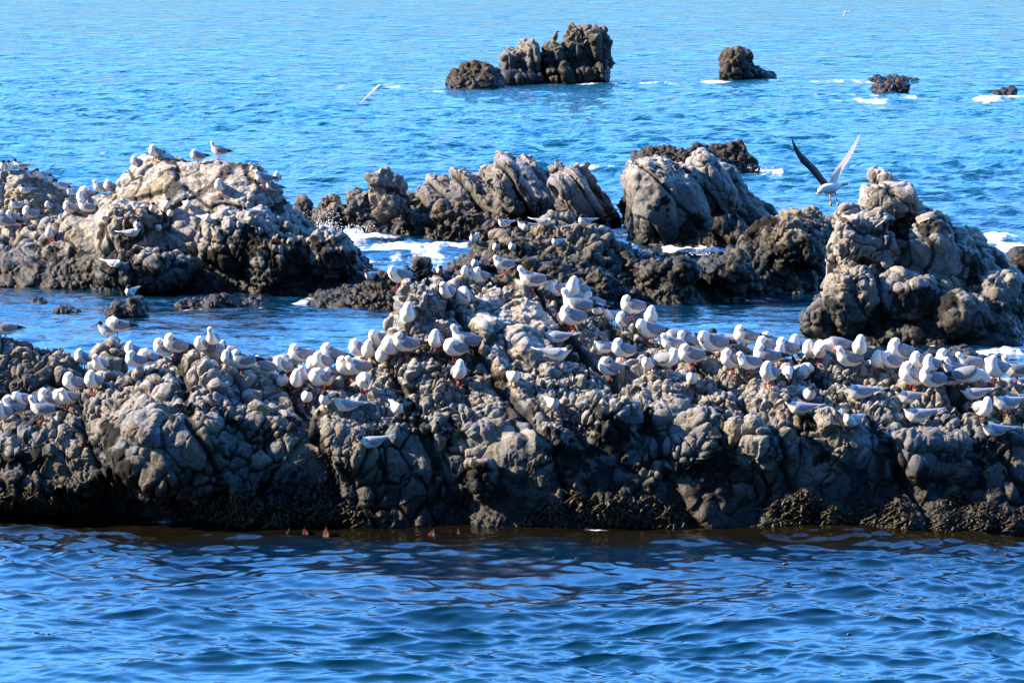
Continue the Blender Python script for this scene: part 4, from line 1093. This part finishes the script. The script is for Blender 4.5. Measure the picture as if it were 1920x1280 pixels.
    ('g', 'tuck', 24, 424, 225, 1.0, 'L', 'white gull with grey wing, first of three below the lone tern'),
    ('g', 'tuck', 38, 426, 235, .95, 'L', 'fluffy white gull between two others below the lone tern'),
    ('g', 'tuck', 57, 422, 200, 1.1, 'L', 'blue-winged gull with round head, last of three below the lone tern'),
    ('g', 'tuck', 95, 454, 260, 1.05, 'L', 'round white gull alone above the waterside stones'),
    ('s', 'tuck', 92, 394, 240, .7, 'L', "white back of a gull in a dip of the broad dome's shoulder"),
    ('g', 'tuck', 131, 404, 210, 1.0, 'L', 'gull tucked in a brown hollow of the shoulder'),
    ('g', 'tuck', 155, 388, 250, 1.1, 'L', 'white gull standing over the blue-backed one'),
    ('s', 'back', 163, 376, 215, 1.1, 'L', 'gull with head low at the back of the shoulder group'),
    ('g', 'rest', 163, 408, 190, 1.2, 'L', 'blue-backed gull with red legs in front of the shoulder group'),
    ('s', 'rest', 190, 352, 200, 1.1, 'L', "gull stretching its neck along the dome's rising edge"),
    ('s', 'tuck', 207, 348, 190, 1.0, 'L', 'white hump of a gull behind the stretching one'),
    ('g', 'tuck', 291, 302, 235, 1.05, 'L', 'gull standing alone on the dome crest by a brown knob'),
    ('s', 'tuck', 256, 316, 220, .85, 'L', 'white gull mostly behind the dome crest'),
    ('g', 'tuck', 372, 309, 200, 1.0, 'L', 'grey gull asleep in the notch of the dome crest'),
    ('g', 'alert', 411, 292, 190, 1.05, 'L', 'gull standing tall on the summit with dark bill and dark legs'),
    ('g', 'tuck', 414, 374, 250, 1.05, 'L', 'upright gull on a tan stone of the grey slab face'),
    ('g', 'rest', 495, 360, 200, 1.2, 'L', 'slate-backed gull leading a browner one on the steep side'),
    ('g', 'tuck', 512, 368, 190, 1.0, 'L', 'browner gull right behind the slate-backed leader'),
    ('s', 'tuck', 514, 336, 260, .9, 'L', 'white gull peeping round the steep edge of the dome'),
    ('t', 'tuck', 286, 404, 270, 1.0, 'L', 'round tern, first in the line across the grey slab'),
    ('t', 'rest', 312, 400, 300, 1.1, 'L', 'tern with lifted head, second in the line across the slab'),
    ('t', 'tuck', 349, 399, 290, 1.0, 'L', 'tern with ruffled side, third in the line across the slab'),
    ('t', 'tuck', 321, 414, 280, .95, 'L', 'tern just under the line across the slab'),
    ('t', 'tuck', 257, 433, 270, 1.0, 'L', 'white round tern above the one with a long dark tail'),
    ('t', 'tuck', 297, 436, 275, .95, 'L', 'white round tern beside a shaded boulder'),
    ('t', 'low', 250, 451, 0, 1.15, 'L', 'tern with long dark tail pointing to the low cobbled rock'),
    ('t', 'tuck', 386, 421, 310, 1.05, 'L', 'tern with pale tail in the middle of brown cobbles'),
    ('t', 'low', 474, 416, 188, 1.1, 'L', 'bluish tern lying on the shaded cobbles of the steep side'),
    ('t', 'low', 213, 508, -20, 1.15, 'L', 'tern bending forward with tail cocked above the channel'),
    ('t', 'tuck', 247, 560, 240, 1.1, 'M', 'single tern on the small dark boulder in the channel'),
    ('t', 'rest', 697, 528, 240, 1.1, 'M', 'upright tern alone on the low brown rock beside the tower'),
    ('t', 'rest', 889, 445, 255, 1.1, 'M', 'upright tern at the foam end of the weedy ridge'),
    ('t', 'rest', 947, 426, 230, 1.2, 'M', 'tern with dark mask at the weedy ridge top'),
    ('t', 'rest', 987, 421, 190, 1.2, 'M', 'white tern with spread tail tips on the weedy ridge top'),
    ('t', 'tuck', 985, 434, 260, 1.0, 'M', 'tern directly below the one with spread tail tips'),
    ('t', 'low', 1018, 444, -5, 1.1, 'M', 'tern turned the other way from its neighbours on the weedy ridge'),
    ('t', 'tuck', 1098, 426, 215, 1.1, 'M', 'tern with tail up at the outer knob of the weedy ridge'),
    ('t', 'tuck', 931, 476, 260, 1.1, 'M', 'plump tern, first of two under the masked one'),
    ('t', 'tuck', 961, 476, 275, 1.05, 'M', 'tern with spiky tail, second of two under the masked one'),
    ('t', 'tuck', 1041, 471, 230, 1.0, 'M', 'shaded bluish tern on the face of the weedy ridge'),
    ('t', 'tuck', 891, 510, 265, 1.1, 'M', "white round tern low down near the tower's back"),
    ('t', 'low', 824, 518, 270, 1.05, 'M', 'tern with tail straight up on the rocks behind the tower knob'),
]
for q in BIRDS:
    bird(*q)
#ENDTABLE

def wing_mesh(name, st, mats, thick=.012):
    """flight wing: stations of (leading point, trailing point); top and bottom skins with their own feathers"""
    V, F, MI = [], [], []
    nc = 7
    st2 = []
    for i in range(len(st) - 1):
        for t in np.linspace(0, 1, 5)[:-1]:
            st2.append([st[i][k] * (1 - t) + st[i + 1][k] * t for k in (0, 1)])
    st2.append(list(st[-1]))
    m = len(st2)
    for i, (le, te) in enumerate(st2):
        sp = st2[min(i + 1, m - 1)][0] - st2[max(i - 1, 0)][0]
        nrm = np.cross(te - le, sp); nrm = nrm / (np.linalg.norm(nrm) + 1e-9)
        ch = np.linalg.norm(te - le)
        th = thick * (1 - .75 * i / m)
        notch = .12 * (i % 2) * (i > m * .55)
        te2 = te + (le - te) * notch
        for k in range(nc):
            u = k / (nc - 1); V.append(le * (1 - u) + te2 * u + nrm * (th * math.sin(math.pi * u ** .6) + ch * .10 * math.sin(math.pi * u)))
        for k in range(nc - 1, -1, -1):
            u = k / (nc - 1); V.append(le * (1 - u) + te2 * u + nrm * (-th * .4 * math.sin(math.pi * u ** .6) + ch * .10 * math.sin(math.pi * u) - .001))
    n = 2 * nc
    for i in range(m - 1):
        for k in range(n):
            F.append((i * n + k, i * n + (k + 1) % n, (i + 1) * n + (k + 1) % n, (i + 1) * n + k))
            MI.append(2 if k in (nc - 2, nc - 1, nc) else 0 if k < nc - 1 else 1)
    for i in (0, m - 1):
        for k in range(nc - 1):
            F.append((i * n + k, i * n + k + 1, i * n + n - 2 - k, i * n + n - 1 - k)); MI.append(0)
    me = bpy.data.meshes.new(name); me.from_pydata([tuple(v) for v in V], [], F)
    for mt in mats: me.materials.append(mt)
    me.polygons.foreach_set("material_index", MI); me.polygons.foreach_set("use_smooth", [True] * len(F))
    me.update()
    return me

def flyer(name, label, cat, Y, chain, wings, bill, eye, legs=(), wmats=None, mbill=None, tail=None):
    """a bird on the wing; stations are photo pixels with depth offsets, turned into metres round the body's centre"""
    c = P(chain[len(chain) // 2][0], chain[len(chain) // 2][1], Y)
    root = bpy.data.objects.new(name, None); link(root); root.location = c
    W = lambda px, py, dy: P(px, py, Y + dy) - c
    s = Y / FPX
    part("body", body_mesh("flying_body", [(*W(a, b, d), r * s) for a, b, d, r in chain], M_WHITE, vox=.35 * s * 2), root)
    for w in wings:
        part("wing", wing_mesh("flight_wing", [(W(*a), W(*b)) for a, b in w[0]], w[1]), root)
    part("bill", tube_mesh("bill", [(*W(a, b, d), r * s) for a, b, d, r in bill], mbill or M_DARKRED), root)
    if eye: part("eye", body_mesh("eye", [(*W(*eye), .007), (*(W(*eye) + .0005), .007)], M_EYE, vox=.003), root)
    if tail: part("tail", plate_mesh("tail", [tuple(W(*q)) for q in tail], M_WHITE, .012), root)
    for lg in legs:
        g = part("leg", tube_mesh("leg", [(*W(a, b, d), r * s) for a, b, d, r in lg[:-1]], M_YEL), root)
        part("foot", plate_mesh("foot", [tuple(W(*q)) for q in lg[-1]], M_YEL, .006), g)
    tag(root, label, cat)
    return root

flyer("flying_gull", "large black-backed gull in flight, wings raised, legs dangling, beside the tall stack", "gull", 57.0,
      [(1576, 347, .16, 3), (1568, 350, .1, 7.5), (1558, 353, 0, 10.5), (1548, 354, -.08, 9), (1541, 355, -.16, 6), (1538, 358, -.20, 5.6)],
      [([((1541, 349, -.05), (1558, 346, .14)), ((1531, 336, -.04), (1548, 336, .16)), ((1515, 317, -.03), (1534, 316, .18)), ((1501, 304, -.02), (1517, 299, .18)), ((1492, 288, .02), (1503, 285, .16)), ((1486, 271, .05), (1492, 271, .14)), ((1483, 256, .08), (1484, 260, .12))], (M_BLACK, M_BLACK, M_WHITE)),
       ([((1553, 346, 0), (1568, 347, .16)), ((1558, 334, .01), (1572, 336, .22)), ((1567, 316, .03), (1580, 319, .26)), ((1580, 300, .06), (1589, 304, .30)), ((1592, 283, .12), (1599, 288, .32)), ((1603, 266, .22), (1607, 270, .33)), ((1612, 251, .28), (1612, 255, .32))], (M_TRANS, M_TRANS, M_TRANS))],
      [(1536, 360, -.24, 2.0), (1533, 363, -.27, 1.7), (1532, 366, -.28, .8)], (1536.5, 356, -.245),
      legs=[[(1556, 361, .0, 2), (1557, 370, .0, 1.1), (1558, 378, .02, .9), [(1557, 376, .02), (1555, 385, -.02), (1559, 387, -.02), (1561, 383, .0)]],
            [(1565, 359, .05, 2), (1567, 370, .05, 1.1), (1570, 379, .06, .9), [(1569, 377, .06), (1569, 386, .02), (1573, 387, .02), (1573, 382, .04)]]],
      mbill=M_YEL, tail=[(1572, 345, .14), (1588, 342, .2), (1594, 341, .3), (1590, 347, .22), (1574, 351, .14)])
flyer("flying_gull", "pale gull gliding low over open water beside the far rocks", "gull", 88.0,
      [(717, 161, .1, 2), (713, 162, 0, 3.6), (709, 164, -.1, 3.6), (707, 166, -.16, 2.6)],
      [([((708, 162, -.03), (714, 161, .08)), ((698, 169, 0), (704, 171, .1)), ((686, 181, .02), (690, 183, .1)), ((674, 194, .05), (676, 195, .08))], (M_TRANS, M_TRANS, M_TRANS)),
       ([((713, 160, 0), (718, 162, .1)), ((722, 157, .05), (724, 160, .16)), ((732, 156, .12), (733, 158, .2)), ((739, 156, .2), (738, 157, .22))], (M_TRANS, M_TRANS, M_TRANS))],
      [(706, 167, -.2, .9), (704, 168, -.23, .3)], None, mbill=M_DARKRED, tail=[(716, 159, .1), (722, 158, .2), (722, 162, .2), (716, 163, .1)])
flyer("flying_gull", "tiny white gull flying far out over the open sea", "gull", 135.0,
      [(1588, 22, .1, 1.2), (1586, 23, 0, 2.0), (1584, 24, -.1, 1.5)],
      [([((1584, 22, -.03), (1588, 22, .1)), ((1582, 26, 0), (1585, 27, .1)), ((1580, 31, .02), (1581, 31.5, .1))], (M_TRANS, M_TRANS, M_TRANS)),
       ([((1587, 21, 0), (1590, 22, .1)), ((1592, 19.5, .05), (1594, 21.5, .16)), ((1598, 22, .1), (1598, 23, .16))], (M_TRANS, M_TRANS, M_TRANS))],
      [(1583, 25, -.15, .5), (1582, 25.4, -.18, .2)], None)

# brown bird on the far stack
loc, _, _ = ground(1041, 83, 'F')
root = bpy.data.objects.new("seabird", None); link(root); root.location = loc
part("body", body_mesh("seabird_body", [(-.07, 0, .02, .02), (-.05, 0, .09, .055), (-.01, 0, .17, .085), (.01, 0, .23, .07), (.03, 0, .29, .035), (.05, 0, .335, .035)], M_BROWNF, vox=.012), root)
part("bill", tube_mesh("bill", [(.075, 0, .335, .012), (.11, 0, .33, .008), (.135, 0, .32, .003)], M_BLACK), root)
for sd in (-1, 1):
    part("leg", tube_mesh("leg", [(0, sd * .03, .09, .012), (.01, sd * .03, .04, .008), (.02, sd * .03, -.01, .009)], M_BLACK), root)
    part("wing", tube_mesh("wing", [(.0, sd * .062, .24, .02), (-.02, sd * .075, .17, .045), (-.05, sd * .055, .09, .035), (-.09, sd * .02, .01, .008)], M_BROWNF, sy=.5), root)
tag(root, "upright brown seabird perched on the shoulder of the highest far rock", "seabird")

# kelp breaking the surface
M_KELP = flat_mat("wet orange kelp", (.045, .014, .005), .5, .15, .6, 14)
M_FLOAT = flat_mat("dark kelp float", (.05, .018, .008), .25, .6)
def frond(px, py, w, h, lean, label):
    Y = WY(py); c = P(px, py, Y); s = Y / FPX
    nu, nv = 9, 7
    V, F = [], []
    rr = random.Random(px)
    for side in (0, 1):
        for j in range(nv):
            for i in range(nu):
                u, v = i / (nu - 1) * 2 - 1, j / (nv - 1)
                wd = (1 - v ** 1.7) * (1 + .12 * math.sin(5 * v + px))
                x = u * w * s * .5 * wd + lean * v * w * s * .4
                z = v * h * s * (1 - .25 * u * u) - .05 + .01 * math.sin(6 * u + 4 * v)
                y = .10 * math.sin(2.2 * u + px) * (.4 + v) * .5 + .12 * v * v + side * .008
                V.append((c[0] + x, Y + y, z))
    n = nu * nv
    for side in (0, 1):
        for j in range(nv - 1):
            for i in range(nu - 1):
                a = side * n + j * nu + i
                F.append((a, a + 1, a + 1 + nu, a + nu) if not side else (a, a + nu, a + 1 + nu, a + 1))
    for i in range(nu - 1):
        F.append((i, i + n, i + 1 + n, i + 1)); k = (nv - 1) * nu + i; F.append((k, k + 1, k + 1 + n, k + n))
    for j in range(nv - 1):
        a = j * nu; F.append((a, a + nu, a + nu + n, a + n)); b = a + nu - 1; F.append((b, b + n, b + nu + n, b + nu))
    me = bpy.data.meshes.new("kelp_frond"); me.from_pydata(V, [], F); me.materials.append(M_KELP)
    for p in me.polygons: p.use_smooth = True
    tag(link(bpy.data.objects.new("kelp_frond", me)), label, "kelp", "kelp fronds at the foot of the ridge")
frond(538, 996, 12, 15, .8, "narrow pointed orange kelp frond standing out of the water under the dome")
frond(568, 992, 26, 10, .3, "flat kelp frond curling just over the surface between the pointed one and the brown clump")
frond(606, 998, 30, 17, .5, "tallest brown kelp clump shining wet at the foot of the ridge")
frond(815, 997, 30, 16, 0, "rounded orange kelp frond under the huddle's slope, first of three close together")
frond(842, 998, 18, 9, .2, "low small kelp frond between the rounded and the upright one")
frond(857, 998, 16, 16, .4, "upright triangular kelp frond, last of the three close together")
def kfloat(px, py, r, label):
    Y = WY(py); c = P(px, py, Y); s = Y / FPX
    me = body_mesh("kelp_float", [(-r * 1.6 * s, .01, -.002, r * .45 * s), (-r * .3 * s, 0, .006, r * s), (r * 1.0 * s, .01, .008, r * .75 * s), (r * 2.4 * s, .03, -.004, r * .3 * s)], M_FLOAT, vox=.0035)
    o = link(bpy.data.objects.new("kelp_float", me)); o.location = (c[0], Y, .012); tag(o, label, "kelp float", "small dark kelp floats on the water")
for (px, py, r, lb) in [(66, 1192, 4, "largest dark kelp float, in a row of three on the open near water"), (79, 1193, 2.2, "middle dark kelp float of the row of three"), (90, 1193, 2.2, "end dark kelp float of the row of three"),
        (1592, 1193, 3.2, "reddish kelp float alone on the near swell below the tern slope"), (1472, 1061, 3.2, "reddish brown kelp float in front of the black hollow"), (1836, 1046, 2.2, "slim kelp float nearest the row's open side off the ridge end"), (1868, 1035, 2.4, "kelp float closest to the ridge end"), (1887, 1043, 2.8, "pointed kelp float off the ridge end, outermost of the three"),
        (1009, 1051, 2, "first of four specks of kelp drifting before the tower"), (1037, 1050, 2.2, "second of four specks of kelp drifting before the tower"), (1081, 1051, 2.6, "third and roundest speck of kelp drifting before the tower"), (1147, 1057, 2.2, "last of four specks of kelp drifting before the tower")]:
    kfloat(px, py, r, lb)

# dark weed hanging in a ragged fringe where the ridge meets the water
M_WEED = flat_mat("dark olive weed", (.030, .022, .010), .45, .4, .6, 30)
def weed_fringe():
    rr = random.Random(77); V, F = [], []
    pxs = np.linspace(-60, 1990, 5200)
    dens = fbm(np.stack([pxs * .012, 0 * pxs, 0 * pxs], 1), 4, 91)
    for px, dn in zip(pxs, dens):
        if dn < -.15 or rr.random() > .45 + dn: continue
        px += rr.uniform(-2, 2)
        hit = None
        h = rr.uniform(-.02, .16) * (.6 + dn)
        x = (px - 960) / FPX * 35.2
        hh = BVH.ray_cast(Vector((x, 33.5, .05 + h)), Vector((0, 1, 0)))
        if hh[0] is None or hh[0].y > 36.2: continue
        c = hh[0] + Vector((0, -.01, 0))
        L_ = rr.uniform(.05, .17); w = rr.uniform(.008, .022); a = rr.uniform(-.9, .9)
        b = len(V)
        for k in range(4):
            t = k / 3
            q = Vector((c.x + math.sin(a) * L_ * t + .02 * math.sin(4 * t + a * 7), c.y - .05 * math.sin(2.6 * t + .2) - .01, c.z - L_ * t * math.cos(a) * .8))
            ww = w * (1 - .7 * t)
            V += [(q.x - ww, q.y, q.z), (q.x + ww, q.y - .008, q.z), (q.x, q.y + .012, q.z)]
        for k in range(3):
            for j in range(3):
                i0 = b + k * 3 + j; i1 = b + k * 3 + (j + 1) % 3
                F.append((i0, i1, i1 + 3, i0 + 3))
    me = bpy.data.meshes.new("seaweed"); me.from_pydata(V, [], F); me.materials.append(M_WEED)
    for p in me.polygons: p.use_smooth = True
    tag(link(bpy.data.objects.new("seaweed", me)), "ragged dark weed hanging along the waterline of the gull ridge", "seaweed", None, "stuff")
weed_fringe()

# spray thrown up where the swell breaks
M_FOAM = flat_mat("white spray", (.85, .86, .86), .5, .3)
def spray(px, py, w, h, Y, n, rmax, seed, label):
    rr = random.Random(seed); vs, fs, off = [], [], 0
    for i in range(n):
        t = rr.random() ** 1.8
        x = px + rr.gauss(0, w * (.35 + .3 * t)); y = py - t * h
        r = rr.uniform(.25, 1) * rmax * (1 - .5 * t)
        v, f = sphere_tri(P(x, y, Y + rr.uniform(-.4, .4)), r, 1, 6, 4)
        vs.append(v); fs.append(f + off); off += len(v)
    o = link(bpy.data.objects.new("sea_spray", mesh_np("sea_spray", np.concatenate(vs), np.concatenate(fs), M_FOAM)))
    tag(o, label, "spray", None, "stuff")
spray(612, 432, 30, 40, 60.5, 300, .012, 3, "fan of white droplets thrown up beside the broad domed rock")
spray(668, 436, 22, 14, 62, 120, .018, 4, "short white splash along the foam channel")
spray(1315, 478, 30, 18, 57.5, 120, .010, 6, "white splash spilling through the gap under the slanting rock")
spray(1440, 322, 24, 8, 77, 90, .02, 7, "small splash at the end of the dark knobbly rock")

for q in PROTO.values(): remove_tree(q)
print("bird misses", misses)

WATER = make_water()
